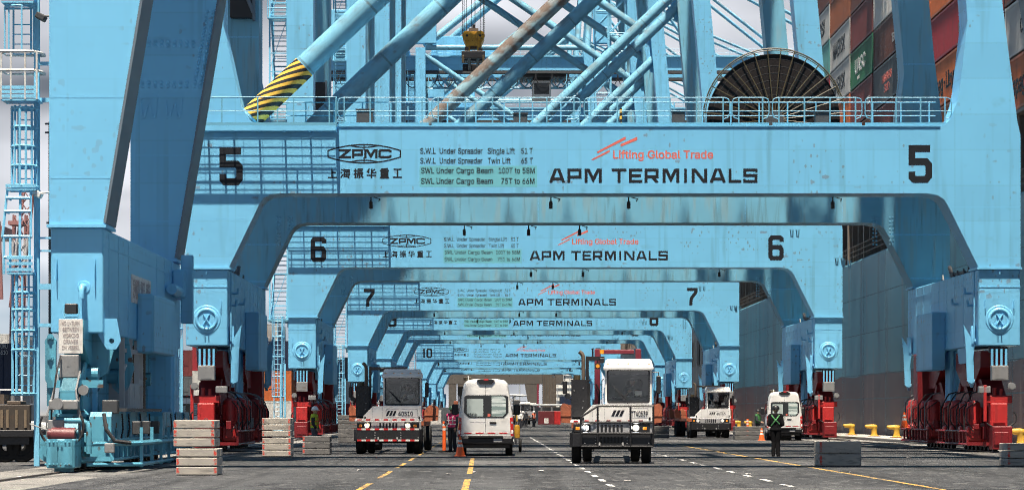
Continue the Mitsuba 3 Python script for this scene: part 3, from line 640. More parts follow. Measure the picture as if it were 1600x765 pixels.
    for s in (1, -1):
        badge.append(Polygon([(x * hw, s * hh * (.97 - .62 * x * x)) for x in np.linspace(-.42, .42, 9)] + [(x * hw, s * hh * (.66 + 1.2 * x * x)) for x in np.linspace(.42, -.42, 9)]).exterior.buffer(.022).intersection(hexa))
        badge.append(sbox(-.03, min(s * hh, s * .36 * hh), .02, max(s * hh, s * .36 * hh)))
    for ch, a, b in (('Z', 225, 372), ('P', 385, 515), ('M', 528, 692), ('C', 698, 858)):
        badge.append(glyph(ch, (a - 530) / 7.65 / S5, (b - 530) / 7.65 / S5, -.175, .175, .27))
    P.put('maker_badge', face_text(affinity.translate(unary_union(badge), cx, cz)), 'lettering_black')
    H = []
    for i, ch in enumerate(HAN):
        ox = B(511.5 + i * 20.35, 0)[0]; oz = B(0, 278.8)[1]; u = 15.6 / S5 / 10
        H.append(unary_union([affinity.translate(LineString([(x * u, z * u) for x, z in pl]).buffer(.028, cap_style=2, join_style=2), ox, oz) for pl in ch]))
    P.put('maker_lettering', face_text(unary_union(H)), 'lettering_black')
    legs_top(P, zt)
    return P
CR = build_crane()

def number_on(key, n):
    t = str(n); w = sum({'1': .42}.get(c, .90) for c in t) + .2 * (len(t) - 1)
    for xc, z0 in ((-10.0, 10.28), (16.53, 10.37)):
        x = xc - w / 2; m = MB()
        for c in t:
            cw = {'1': .42}.get(c, .90); m.add(face_text(glyph(c, x, x + cw, z0, z0 + 1.45, .185, 2))); x += cw + .2
        k = put(f'{key}__number', m, 'lettering_black'); scene[k]['to_world'] = T().translate([0, CD[n], 0])
CD = {5: 115.8, 6: 174.4, 7: 247.0, 8: 305.0, 9: 345.0, 10: 473.0, 11: 554.0, 12: 632.0}
CL = {5: 'blue gantry crane numbered 5 with a dark cable reel on its portal beam', 6: 'blue gantry crane numbered 6 standing behind the one numbered 5', 7: 'blue gantry crane numbered 7 behind the one numbered 6',
      8: 'blue gantry crane numbered 8, only its lower beam edge and number foot showing', 9: 'blue gantry crane close behind number 8, its lettered beam almost hidden', 10: 'distant blue gantry crane numbered 10 on its portal beam',
      11: 'far blue gantry crane nested behind the one numbered 10', 12: 'farthest blue gantry crane at the end of the row'}
for n, d in CD.items():
    k = name('gantry_crane')
    CR.place(k, (0, d, 0), skip=('load_patch',) * (n >= 10) + (('lamp_002', 'lamp_006'), ('lamp_001',), ('lamp', 'lamp_004'), ('lamp_003', 'lamp_005'))[n % 4] * (n > 5)); number_on(k, n)
    lab(k, CL[n], 'gantry crane', 'blue cranes in line along the quay')
lab('gantry_crane__brace__striped_sleeve', 'yellow and black striped foot of the slanting pipe')
# the rusty slanting pipe of crane 6
for n in (1,):
    k = f'gantry_crane_{n:03d}__brace'; scene[k]['bsdf'] = {'type': 'ref', 'id': 'pipe_rusty'}; lab(k, 'rust stained slanting pipe')

# cable reel hanging behind the portal beam of crane 5
k5 = 'gantry_crane__cable_reel'
ry, rx, rz_, RR = 115.8 + 3.2, (1208 - VX) * 119 / F, EYE + (VY - 189) * 119 / F, 2.80
def around_y(m): m = m.copy(); m.apply_transform(trimesh.transformations.rotation_matrix(math.pi / 2, (1, 0, 0))); return m
dr_ = lathe([(0, .35), (RR * .89, .35), (RR * .93, .33), (RR * .93, -.5), (0, -.5)][::-1], 64)
put(k5 + '__drum', move(around_y(dr_), rx, ry, rz_), 'reel_dark', 30)
rg = MB()
for rr, t in ((RR, .032), (RR * .975, .02)):
    rg.tube([(rx + rr * math.cos(a), ry - .45, rz_ + rr * math.sin(a)) for a in np.linspace(0, 2 * math.pi, 72, endpoint=False)], t, 6, True)
put(k5 + '__rim', rg, 'mustard', 30)
lay = MB()
for q in np.linspace(.35, .86, 6):
    lay.tube([(rx + RR * q * math.cos(a), ry + .345 - .7, rz_ + RR * q * math.sin(a)) for a in np.linspace(0, 2 * math.pi, 60, endpoint=False)], .014, 5, True)
put(k5 + '__cable_winding', lay, 'cable_black', 30)
for i in range(32):
    a = 2 * math.pi * (i + .5) / 32
    put(k5 + '__spoke', sweep([(rx + .35 * math.cos(a), ry - .47, rz_ + .35 * math.sin(a)), (rx + RR * .99 * math.cos(a), ry - .45, rz_ + RR * .99 * math.sin(a))], .024, 5), 'mustard')
put(k5 + '__hub', MB().cyl((rx, ry - .65, rz_), (rx, ry + .8, rz_), .36, 24), 'dark_steel', 30)
put(k5 + '__bracket', MB().box(rx - .5, rx + .5, 115.8 + 1.95, ry + .9, rz_ - 2.2, rz_ - 1.9).box(rx - .15, rx + .15, ry + .5, ry + .9, rz_ - 2.2, rz_ + .3), 'blue_paint')
lab(k5, 'large dark cable reel with mustard spokes')
# boxes, loudspeakers and a striped post on the walkway of crane 5
for px, py, w, h in ((570, 184, 26, 26), (813, 188, 22, 20), (1060, 182, 20, 24), (1285, 184, 22, 22)):
    x, z = XZ(px, py, 116.6); w, h = w / 40.3, h / 40.3
    k = put('gantry_crane__walkway_box', MB().box(x - w / 2, x + w / 2, 116.5, 117.0, 12.6, 12.6 + h, .02).box(x - w / 2 - .03, x + w / 2 + .03, 116.45, 117.05, 12.6 + h, 12.64 + h), 'dark_steel')
x, z = XZ(970, 178, 116.4)
put('gantry_crane__striped_post', MB().cyl((x, 116.4, 12.58), (x, 116.4, 13.3), .05), 'hazard_stripe')
# ------------------------------------------------------------------ nearest crane (older type, blue travelling gear), only its landside legs in view
D4, S4 = 79.0, F / 79.0
def B4(px, py): return ((px - VX) / S4, EYE + (VY - py) / S4)
def build_near():
    P = Proto()
    def mir(pts): return [(2 * CX - x, z) for x, z in pts][::-1]
    ol = [(-11.6, 6.44), (-11.6, 59), (-10.2, 59), (-10.2, 21.5), (-9.6, 20.0), (-8.6, 19.0)]
    il = [(-7.6, 15.75), (-8.1, 15.7), (-8.45, 15.5), (-8.72, 15.1), (-10.14, 6.44)]
    poly = Polygon(ol + mir(ol) + mir(il) + il)
    for i, y in enumerate((0.0, REAR)):
        P.put('portal_frame', MB().prism(poly, y, y + 2.0), 'blue_paint_clean' if i == 0 else 'blue_paint')
        e = MB()   # flange strips proud of the slanting inner edges
        for pts in ([(-10.14, 6.5), (-8.72, 15.1)], [(2 * CX + 10.14, 6.5), (2 * CX + 8.72, 15.1)]):
            (xa, za), (xb, zb) = pts
            P.put('edge_flange', MB().prism(LineString(pts).buffer(.035, cap_style=2), y - .05, y + 2.05), 'grey_blue')
        w = MB()
        for z, xr in ((7.68, -9.98), (9.8, -9.62), (12.9, -9.1), (20.4, -10.2)): w.box(-11.59, xr, y - .012, y + .01, z - .02, z + .02)
        P.put('weld_seam', w, 'blue_paint_clean')
    # bolted splice plate, hooked lugs and access outlines on the shaded rear leg (pixel layout read at its depth)
    dR = D4 + REAR; sR = F / dR
    def R(px, py): return ((px - VX) / sR, EYE + (VY - py) / sR)
    for row in ((66, 223, 302, 9), (72.5, 223, 302, 9), (129.5, 213, 292, 9), (136, 213, 292, 9)):
        y, a, b, n = row
        P.put('bolt_row', bolts([R(a + (b - a) * i / (n - 1), y) for i in range(n)], REAR, .062, .06), 'blue_paint', 40)
    for (x0, y0, x1, y1) in ((324, 19, 304, 136), (333, 20, 312.5, 136)):
        P.put('bolt_row', bolts([R(x0 + (x1 - x0) * i / 19, y0 + (y1 - y0) * i / 19) for i in range(20)], REAR, .062, .06), 'blue_paint', 40)
    P.put('bolt_row', bolts([R(234 - 7 * i / 8, -10 + 52 * i / 8) for i in range(9)] + [R(229 - 5 * i / 6, 0 + 40 * i / 6) for i in range(7)], REAR, .062, .06), 'blue_paint', 40)
    P.put('splice_plate', MB().prism([R(237, -30), R(349, -60), R(347, -20), R(309, 145), R(205, 147), R(222, 50), R(230, 40)], REAR - .018, REAR + .01), 'blue_paint')
    for cx in (232, 271):
        pl = [R(cx - 13, 153), R(cx + 13, 153), R(cx + 10, 184), R(cx + 5, 184), R(cx + 1, 161), R(cx - 1, 161), R(cx - 6, 184), R(cx - 11, 184)]
        P.put('lug_plate', MB().prism(Polygon(pl).buffer(.03).difference(Polygon(pl).buffer(-.035)), REAR - .045, REAR + .01), 'blue_paint')
    for x0, x1 in ((-11.66, -10.1), (2 * CX + 10.1, 2 * CX + 11.66)):
        for y in (-.08, REAR - .06): P.put('flange_plate', MB().box(x0, x1, y, y + 2.1, 6.38, 6.46), 'blue_paint_clean')
    for s in (1, -1):
        x0, x1 = (-11.58, -10.2) if s == 1 else (2 * CX + 10.2, 2 * CX + 11.58)
        xi = x1 if s == 1 else x0; xc = (x0 + x1) / 2
        r = P.put('sill_beam', MB().box(x0, x1, .14, REAR + 1.9, 3.62, 6.38, .03), 'blue_paint_clean')
        t = MB()
        for y in (1.3, 3.4, 5.6, 12.8, 15, 17): t.box(xi - .012, xi + .012, y - .02, y + .02, 3.7, 6.3)
        t.box(xi - .02, xi + .02, .2, 19.5, 5.9, 5.94)
        P.put(f'{r}__stiffener', t, 'blue_paint')
        xa, xb = sorted((xi, xi + s * .5))
        P.put(f'{r}__cable_trunk', MB().box(xa, xb, 7.6, 13.4, 3.25, 4.95, .05), 'blue_paint')
        for b, (y0, L) in enumerate(((-1.6, 8.6), (10.6, 8.4))):
            n = len({p[0].split('__')[0] for p in P.parts if p[0].startswith('bogie')})
            bn = 'bogie' if n == 0 else f'bogie_{n:03d}'
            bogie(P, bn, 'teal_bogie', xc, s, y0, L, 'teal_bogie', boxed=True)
            if b == 0: P.put(f'{bn}__buffer_box', MB().box(xc - .36, xc + .36, y0 - 1.3, y0 - .05, .12, .86, .03).box(xc - .3, xc - .08, y0 - 1.34, y0 - 1.3, .2, .86).box(xc + .1, xc + .3, y0 - 1.34, y0 - 1.3, .2, .86).box(xc - .2, xc + .2, y0 - 1.0, y0 - .3, .02, .14), 'teal_bogie')
        xa, xb = sorted((xc + s * .1, xc + s * .95))
        P.put('jacking_column', MB().box(xa, xb, 14.6, 16.6, .25, 3.62, .03).box(xb - .05, xb + .06, 14.9, 16.3, .3, 3.3, .02), 'blue_paint')
    # landside front: vent elbow, fins, lug with pin hole
    vx, vz = B4(130, 448)
    flange = lathe([(0, .03), (.16, .03), (.17, 0)], 28); flange.apply_transform(trimesh.transformations.rotation_matrix(math.pi / 2, (1, 0, 0)))
    P.put('vent_elbow', MB().add(move(flange, vx, .14, vz)).tube([(vx, .14, vz), (vx, -.18, vz), (vx, -.3, vz - .04), (vx, -.34, vz - .14), (vx, -.34, vz - .32)], .075, 14), 'blue_paint_clean', 40)
    f = MB()
    for px in (87.5, 147.5):
        x, z = B4(px, 408); f.box(x - .02, x + .02, .0, .15, z - .1, z + .04).box(x - .012, x + .012, -.03, .15, z - .5, z - .1)
    P.put('lifting_tab', f, 'blue_paint_clean')
    lx, lz = B4(172, 532)
    P.put('pin_lug', MB().prism(Polygon([(lx - .5, lz + .55), (lx + .1, lz + .55), (lx + .2, lz), (lx + .1, lz - .18), (lx - .1, lz - .18), (lx - .22, lz)]).buffer(.04).difference(Point(lx, lz).buffer(.07)), .3, .4), 'blue_paint_clean')
    fx, fz = B4(117, 484)
    P.put('floodlight', MB().box(fx - .17, fx + .17, -.75, -.55, fz - .13, fz + .14, .03), 'black_paint')
    P.put('floodlight__lens', MB().box(fx - .14, fx + .14, -.765, -.745, fz - .1, fz + .1, .006), 'dark_glass')
    P.put('floodlight__bracket', MB().tube([(fx - .19, -.65, fz + .02), (fx - .19, -.65, fz - .22), (fx + .19, -.65, fz - .22), (fx + .19, -.65, fz + .02)], .018, 6), 'rail_paint')
    # warning plate on the landside front, lettering faded
    x0, z1 = B4(98.5, 500); x1, z0 = B4(136, 553)
    P.put('warning_sign', MB().box(x0, x1, -.80, -.76, z0, z1, .006).box(x0 + .2, x1 - .2, -.76, .1, z1 - .5, z1 - .45), 'sign_white')
    W = MB()
    for i, t in enumerate(('NO U-TURN', 'BETWEEN', 'WORKING', 'CRANES', 'ON VESSEL')):
        wd = (.46, .42, .42, .38, .46)[i]; zc = z1 - .155 - i * .158
        W.add(word(t, (x0 + x1) / 2 - wd / 2, (x0 + x1) / 2 + wd / 2, zc, .1, y=-.80, bold=True))
    P.put('warning_sign__lettering', W, 'sign_faded_text')
    cx0, cz1 = B4(100, 555); cx1, cz0 = B4(130, 591)
    P.put('switch_cabinet', MB().box(cx0, cx1, -.85, -.45, cz0, cz1, .02).box(cx0 + .02, cx1 - .02, -.862, -.85, cz0 + .03, cz1 - .03, .005).box(cx0 + .2, cx0 + .28, -.875, -.86, cz0 + .3, cz0 + .37), 'grey_steel')
    m = MB()   # stepped bracket under the cabinet
    zb = cz0
    m.add(prism([(cx0 + .02, zb), (cx1 + .03, zb), (cx1 + .03, zb - .75), (cx1 + .22, zb - .95), (cx0 - .2, zb - .95), (cx0 - .04, zb - .5)], -.75, -.4))
    m.box(cx0 - .2, cx1 + .25, -1.3, -.35, zb - 1.0, zb - .94).box(cx0 - .05, cx1 + .1, -.72, -.3, zb - 1.75, zb - 1.0, .02).box(cx0 + .5, cx0 + .62, -.85, -.75, zb - .85, zb - .35).box(cx0 - .35, cx0, -.6, -.5, zb - .25, zb - .05).box(cx1, cx1 + .6, -.6, -.5, zb - .25, zb - .05)
    P.put('stepped_bracket', m, 'teal_bogie')
    P.put('buzzer', MB().cyl((cx1 + .2, -1.5, zb - .32), (cx1 + .2, -1.3, zb - .32), .13, 20), 'grey_steel', 30)
    P.put('warning_light', MB().cyl((cx0 + .22, -.85, zb - .2), (cx0 + .22, -.85, zb - .02), .05, 12), 'red_lens', 30)
    P.put('elbow_pipe', MB().tube([(cx1 - .3, -2.0, zb - 1.1), (cx1 + .2, -2.0, zb - 1.1), (cx1 + .36, -2.0, zb - 1.17), (cx1 + .42, -2.0, zb - 1.35), (cx1 + .42, -2.0, zb - 1.95)], .075, 12), 'teal_bogie', 40)
    P.put('junction_box', MB().box(cx0 - .1, cx0 + .3, -2.2, -2.0, zb - 1.4, zb - 1.08, .02), 'grey_steel')
    P.put('junction_box', MB().box(cx1 + .85, cx1 + 1.1, -2.3, -2.1, .5, .75, .02), 'grey_steel')
    for xx, y0, z in ((-10.42, .9, 2.75), (-10.36, 5.0, 2.35)):
        P.put('pin_lug', MB().prism(Polygon([(xx - .45, 3.6), (xx + .2, 3.6), (xx + .36, z + .4), (xx + .2, z - .15), (xx, z - .28), (xx - .2, z - .1)]).buffer(.03).difference(Point(xx + .06, z).buffer(.08)), y0, y0 + .1).cyl((xx + .06, y0 - .04, z), (xx + .06, y0, z), .16, 18), 'teal_bogie', 30)
        P.put('hanging_plate', MB().box(xx - .5, xx - .4, y0 + .1, y0 + 1.4, 1.7, 3.6).box(xx - .2, xx - .08, y0 + .25, y0 + .4, 1.3, 2.4), 'blue_paint')
    hz = 1.18; hc = (cx0 + cx1) / 2
    hp = [(hc + .56 * math.cos(a), -2.15, hz + .55 * math.sin(a)) for a in np.linspace(-3.6, .5, 22)]
    P.put('hose', MB().tube(hp, .03, 6).tube([(x * 1.0, y - .06, z * .97) for x, y, z in hp[3:]], .022, 6), 'cable_black')
    P.put('hose', MB().tube([(hc + 1.0, -1.6, 1.5), (hc + 1.08, -1.75, 1.1), (hc + 1.3, -1.75, .8), (hc + 1.7, -1.6, .75)], .05, 8), 'cable_black')
    P.put('brake_drum', MB().cyl((hc - .25, -2.2, .95), (hc + .35, -2.2, .95), .2, 18).cyl((hc - .35, -2.2, .98), (hc - .25, -2.2, .98), .13, 14), 'dark_red', 30)
    P.put('brake_lever', MB().tube([(hc - .8, -2.3, 1.24), (hc - .4, -2.3, 1.1), (hc - .2, -2.25, 1.02)], .018, 6).tube([(hc + .3, -2.3, 1.02), (hc + .42, -2.3, 1.12)], .025, 6), 'grey_steel')
    P.put('sensor', MB().cyl((hc - .1, -2.3, 1.75), (hc - .1, -2.0, 1.75), .13, 20).cyl((hc - .1, -2.36, 1.75), (hc - .1, -2.3, 1.75), .15, 20).box(hc - .35, hc + .4, -2.1, -1.7, 1.6, 1.85, .03), 'grey_steel', 30)
    P.put('pipe_run', MB().tube([(hc + .55, -1.95, .72), (hc + 1.9, -1.2, .75), (hc + 1.9, 6.5, .75)], .06, 8).tube([(hc + .6, -1.9, .2), (hc + 1.9, -1.3, .2), (hc + 1.9, 6.5, .2)], .05, 8), 'teal_bogie', 40)
    # bolted flanges, grease lines and brackets crowding the front truck
    P.put('bolt_row', bolts([(hc - .3 + .1 * i, z) for i in range(7) for z in (.22, .78)], -2.95, .025, .03), 'teal_bogie')
    for i, (a, b_, c_) in enumerate(((-.42, 1.45, 2.0), (-.30, 1.5, 2.5), (.42, 1.3, 2.1), (.5, 1.2, 1.75))):
        P.put('grease_pipe', MB().tube([(hc + a, -1.9, .9), (hc + a, -1.95, b_), (hc + a * .7, -1.7, c_), (hc + a * .7, -.9, c_ + .5)], .025, 6), 'cable_black' if i % 2 else 'grey_steel')
    for y in (-1.0, 1.4, 3.6, 5.6): P.put('post', MB().box(hc + 1.86, hc + 1.94, y - .04, y + .04, .12, 1.15), 'teal_bogie')
    for y in (.4, 2.6, 4.8): P.put('valve_box', MB().box(hc + 1.5, hc + 1.72, y - .16, y + .16, .95, 1.3, .02), 'dark_steel')
    P.put('cable_tray', MB().box(hc + 1.2, hc + 1.5, -.9, 7.5, 1.56, 1.64).box(hc + .9, hc + 1.3, -1.2, -.8, 1.5, 1.85, .02), 'dark_steel')
    # left side hanging links and jack
    k = MB().add(prism(unary_union([LineString([B4(81, 535), B4(81, 592)]).buffer(.14), Point(*B4(81, 535)).buffer(.15)]), -.25, -.08))
    for py in (527, 559, 594):
        x, z = B4(81, py); k.cyl((x, -.3, z), (x, -.2, z), .085, 14).cyl((x, -.34, z), (x, -.3, z), .04, 10)
    x, _ = B4(80, 0); k.cyl((x, -.1, 1.7), (x, -.1, 2.3), .1, 12).cyl((x, -.1, .85), (x, -.1, 1.7), .055, 10)
    x, z = B4(79, 717); k.add(prism(Point(x, .48).buffer(.24).union(sbox(x - .2, .5, x + .2, .95)), -.5, -.3)).cyl((x, -.56, .48), (x, -.5, .48), .12, 16)
    P.put('tie_link', k, 'teal_bogie', 30)
    # cabinets, frames and a drum between the two bogies
    P.put('drive_cabinet', MB().box(-10.95, -10.12, 5.0, 7.6, 1.05, 2.35, .02).box(-10.13, -10.10, 5.1, 6.25, 1.1, 2.3).box(-10.13, -10.10, 6.35, 7.5, 1.1, 2.3), 'cabinet_grey')
    fr = MB()
    for y in (4.4, 6.2, 7.9, 8.8): fr.box(-10.3, -10.16, y - .07, y + .07, 1.05, 3.6)
    fr.box(-10.3, -10.16, 4.4, 8.8, 3.2, 3.32).box(-10.3, -10.16, 7.9, 8.8, 2.3, 2.5).tube([(-10.2, 4.5, 2.7), (-10.2, 6.2, 3.2)], .05, 6)
    P.put('pipe_frame', fr, 'cabinet_grey')
    P.put('cable_drum', MB().cyl((-10.55, 9.6, 1.0), (-10.55, 9.6, 3.5), .38, 20).cyl((-10.55, 9.6, 1.3), (-10.55, 9.6, 1.36), .42, 20).cyl((-10.55, 9.6, 2.5), (-10.55, 9.6, 2.56), .42, 20), 'drum_brown', 30)
    # plate on the long side of the sill
    P.put('safety_sign', MB().box(-10.2, -10.17, 6.3, 11.0, 4.66, 5.45), 'sign_white')
    v = []
    for t, a, b in (('HARD', 6.55, 8.0), ('HAT', 8.35, 9.3), ('AREA', 9.65, 10.8)):
        m = meshkit.text_mesh(t, .52, .012, True); q = m.vertices.copy(); u0, u1 = q[:, 0].min(), q[:, 0].max()
        m.vertices = np.stack([-10.17 + q[:, 2], a + (q[:, 0] - u0) * (b - a) / (u1 - u0), 4.80 + q[:, 1]], 1); v.append(m)
    P.put('safety_sign__lettering', MB().add(*v), 'sign_faded_text')
    P.put('buffer', MB().cyl((-10.0, 17.6, 5.4), (-10.0, 15.2, 5.4), .17, 14).box(-10.2, -9.8, 17.2, 19.0, 5.2, 6.1, .05).box(-9.98, -9.6, 17.8, 18.2, 4.4, 6.6, .03), 'blue_paint', 30)
    # caged access ladder on the landside
    dL = 7.0; sL = F / (D4 + dL)
    def Lp(px, py): return ((px - VX) / sL, EYE + (VY - py) / sL)
    X = lambda px: Lp(px, 0)[0]
    Z = lambda py: Lp(0, py)[1]
    P.put('access_ladder', MB().box(X(53.5), X(62), dL - .08, dL + .08, 0.0, 22, .01), 'rail_paint')
    def cage(z0, z1, xa, xb, hoops, bars, r=.028, dep=.7):
        c = MB()
        xm, hw = (xa + xb) / 2, (xb - xa) / 2
        for z in hoops:
            c.tube([(xb, dL, z)] + [(xm + hw * math.cos(a), dL - dep * math.sin(a), z) for a in np.linspace(.05, math.pi - .05, 9)] + [(xa, dL, z), (xb, dL, z)], r * 1.5, 6)
        for a in np.linspace(.35, math.pi - .1, bars): c.tube([(xm + hw * math.cos(a), dL - dep * math.sin(a), z0), (xm + hw * math.cos(a), dL - dep * math.sin(a), z1)], r * 1.3, 6)
        for k in range(int((z1 - z0) / .28)): c.tube([(xm - .2, dL, z0 + k * .28), (xm + .3, dL, z0 + k * .28)], .018, 5)
        for x in (xm - .2, xm + .3): c.tube([(x, dL, z0), (x, dL, z1)], .03, 6)
        P.put('access_ladder__cage', c, 'rail_paint')
    cage(Z(617), Z(430), X(20), X(56), [Z(p) for p in (458, 485, 517, 547, 615)], 6)
    cage(Z(295), Z(168), X(19), X(60), [Z(p) for p in (292, 261, 231, 201, 172)], 7)
    cage(Z(85), Z(12), X(8), X(56), [Z(p) for p in (14,)], 4, .02)
    cage(Z(0), Z(-200), X(16), X(58), [Z(p) for p in (-40, -80, -120)], 5)
    p = MB()
    for z0, z1, xa, xb, dep in ((Z(430), Z(406), 17, 57, .75), (Z(162), Z(143), 9, 65, .8), (Z(10), Z(3), 8, 58, .7), (Z(300), Z(295), 15, 62, .7)):
        p.box(X(xa), X(xb), dL - dep, dL + .2, z0, z0 + .06)
        for k in range(3):
            zz = z0 + .08 + (z1 - z0 - .1) * k / 2; p.box(X(xa), X(xb), dL - dep - .02, dL - dep + .02, zz, zz + .09)
    P.put('access_ladder__landing', p, 'rail_paint')
    q = MB()
    for py in (115, 86):
        q.tube([(X(60), dL - .8, Z(py)), (X(8), dL - .8, Z(py)), (X(8), dL + .2, Z(py)), (X(68), dL + .2, Z(py)), (X(68), dL - .4, Z(py)), (X(60), dL - .8, Z(py))], .04, 6)
    for px in (9, 24, 46, 64): q.tube([(X(px), dL - .8, Z(160)), (X(px), dL - .8, Z(86))], .03, 6)
    P.put('access_ladder__handrail', q, 'sign_white')
    q = MB()
    for (xa, xb) in ((10, 17), (37, 37), (54, 53)): q.tube([(X(xa), dL - .7, Z(372)), (X(xb), dL - .6, Z(298))], .04, 6)
    for py, xa, xb in ((312, 16, 53), (333, 13, 54), (372, 9, 56), (404, 12, 56)): q.tube([(X(xa), dL - .68, Z(py)), (X(xb), dL - .68, Z(py))], .05, 6).tube([(X(xa), dL - .68, Z(py)), (X(xa), dL + .1, Z(py))], .03, 6)
    for px in (12, 22, 37, 52): q.tube([(X(px), dL - .68, Z(430)), (X(px), dL - .68, Z(372))], .04, 6)
    P.put('access_ladder__frame', q, 'rail_paint')
    for py, w in ((100, .10), (157, .12), (372, .05), (392, .05), (448, .16), (508, .1)): P.put('access_ladder__bracket', MB().box(X(58), -11.5, dL - .07, dL + .07, Z(py) - w / 2, Z(py) + w / 2), 'rail_paint')
    P.put('conduit', MB().tube([(X(72.5), dL + .8, 3.8), (X(72.5), dL + .8, 9.9)], .06, 8).tube([(X(64), dL + .8, 9.6), (X(76), dL + .8, 9.6)], .03, 6).tube([(X(64), dL + .8, 9.85), (X(76), dL + .8, 9.85)], .03, 6).tube([(X(66), dL + .8, 7.0), (X(76), dL + .8, 7.0)], .03, 6), 'dark_steel')
    for px, py in ((68, 30), (62, 305)):
        x, z = X(px), Z(py)
        P.put('yard_lamp', MB().add(rot(box(x - .17, x + .12, dL - .5, dL - .1, z - .09, z + .09, .03), 28, (0, 1, 0), (x, dL, z))).tube([(x + .05, dL - .2, z + .05), (-11.6, dL, z + .12)], .03, 6), 'dark_steel' if py < 100 else 'sign_white')
    legs_top(P, 18.6, 0.0, False)
    return P
mat('grey_blue', (.115, .155, .19), .5)
mat('cabinet_grey', (.34, .36, .37), .5)
mat('drum_brown', (.10, .075, .055), .6)
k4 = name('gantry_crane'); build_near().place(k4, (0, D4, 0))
lab(k4, 'nearest blue gantry crane with blue wheel bogies and a warning sign on its leg', 'gantry crane')

# ------------------------------------------------------------------ container ship alongside
def hull_fn(up, low, zb):
    def fn(p, n, uv):
        c = mix(up, tuple(.72 * q for q in up), fbm(p.y * .06, p.z * .25, 1.0, 4))
        l = mix(low, tuple(.62 * q for q in low), fbm(p.y * .09, p.z * .5, 5.0, 4))
        l = mix(l, (.16, .075, .04), smoothstep(.5, .75, fbm(p.y * .25, p.z * .6, 9.0, 4)) * smoothstep(2.2, .4, p.z) * .8)
        c = mix(l, c, smoothstep(zb - .05, zb + .05, p.z + .25 * (fbm(p.y * .3, 2.0, 2.0, 2) - .5)))
        c = mix(c, (.04, .05, .055), smoothstep(.54, .76, fbm(p.y * .55, p.z * .05, 3.0, 4)) * .45)
        return mix(c, (.20, .11, .08), smoothstep(.68, .82, fbm(p.y * .8, p.z * .10, 13.0, 4)) * .35)
    return proc(fn)
mat('hull_teal', hull_fn((.062, .185, .25), (.085, .040, .043), 4.1), .45, .45)
mat('hull_dark', hull_fn((.045, .055, .062), (.09, .05, .05), 3.0), .5, .4)
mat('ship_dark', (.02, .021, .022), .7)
mat('ship_steel', steel((.17, .145, .12), (.07, .055, .05), (.12, .06, .03)), .6)
HX = 25.3
k = name('container_ship')
put(k + '__hull', MB().box(HX, HX + 42, 60, 336, -8, 12.1, .15), 'hull_teal')
w = MB()
for z in (6.9, 9.4, 4.12, 2.5): w.box(HX - .012, HX + .01, 60, 335, z - .025, z + .025)
for y in np.arange(64, 335, 11.7): w.box(HX - .01, HX + .01, y - .03, y + .03, -3, 12.0)
mat('hull_seam', (.035, .08, .105), .6)
put(k + '__plate_seam', w, 'hull_seam'); lab(k + '__plate_seam', kind='stuff')
put(k + '__hatch_coaming', MB().box(HX + 2.2, HX + 40, 66, 330, 12.1, 16.1), 'ship_dark')
po = MB()
for i, y in enumerate(np.arange(66, 332, 3.2)):
    po.box(HX + .35, HX + .8 if i % 4 else HX + 1.5, y, y + (.25 if i % 2 else .55), 12.1, 16.0)
put(k + '__deck_post', po, 'ship_steel'); lab(k + '__deck_post', kind='stuff')
r = MB()
for z in (12.5, 12.85, 13.2): r.tube([(HX + .2, 60, z), (HX + .2, 335, z)], .035, 5)
for y in np.arange(60, 335, 1.5): r.box(HX + .17, HX + .23, y - .03, y + .03, 12.1, 13.22)
put(k + '__deck_rail', r, 'ship_steel')
put(k + '__deck_edge', MB().box(HX + .1, HX + 3, 62, 334, 15.95, 16.15), 'ship_steel')
for i, y in enumerate((135.9, 162.5, 188.3, 213.8, 240)):
    z1 = 22.6 if i == 1 else 19.5
    put(k + '__lashing_bridge', MB().box(HX + .05, HX + .5, y - .15, y + .15, 12.1, z1).box(HX - .02, HX + .6, y - .2, y + .2, z1 - .5, z1).box(HX - .02, HX + .6, y - .2, y + .2, z1 - 2.6, z1 - 2.2), 'ship_steel')
put(k + '__draught_mark', MB().box(HX - .015, HX, 131.5, 131.75, 4.2, 8.4), 'sign_white')
lab(k, 'long teal hulled container ship moored along the quay, loaded with containers', 'container ship')
k = name('container_ship')
hp = MB().box(HX + .8, HX + 40, 352, 690, -8, 13.5, .2)
put(k + '__hull', hp, 'hull_dark')
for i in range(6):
    put(k + '__mooring_opening_shade', MB().box(HX + .70, HX + .82, 358 + i * 9, 362 + i * 9, 7.6, 10.6), 'ship_dark')  # near black plate stands in for the shade inside a hull opening
    put(k + '__opening_frame', MB().box(HX + .66, HX + .8, 357.7 + i * 9, 358 + i * 9, 7.4, 10.8).box(HX + .66, HX + .8, 357.7 + i * 9, 362.3 + i * 9, 10.6, 10.8), 'hull_dark')
r = MB()
for y in np.arange(354, 688, 1.8): r.box(HX + 1.0, HX + 1.1, y, y + .15, 13.5, 16)
put(k + '__deck_rail', r, 'ship_steel')
lab(k, 'dark hulled ship moored farther along behind the teal one', 'container ship')

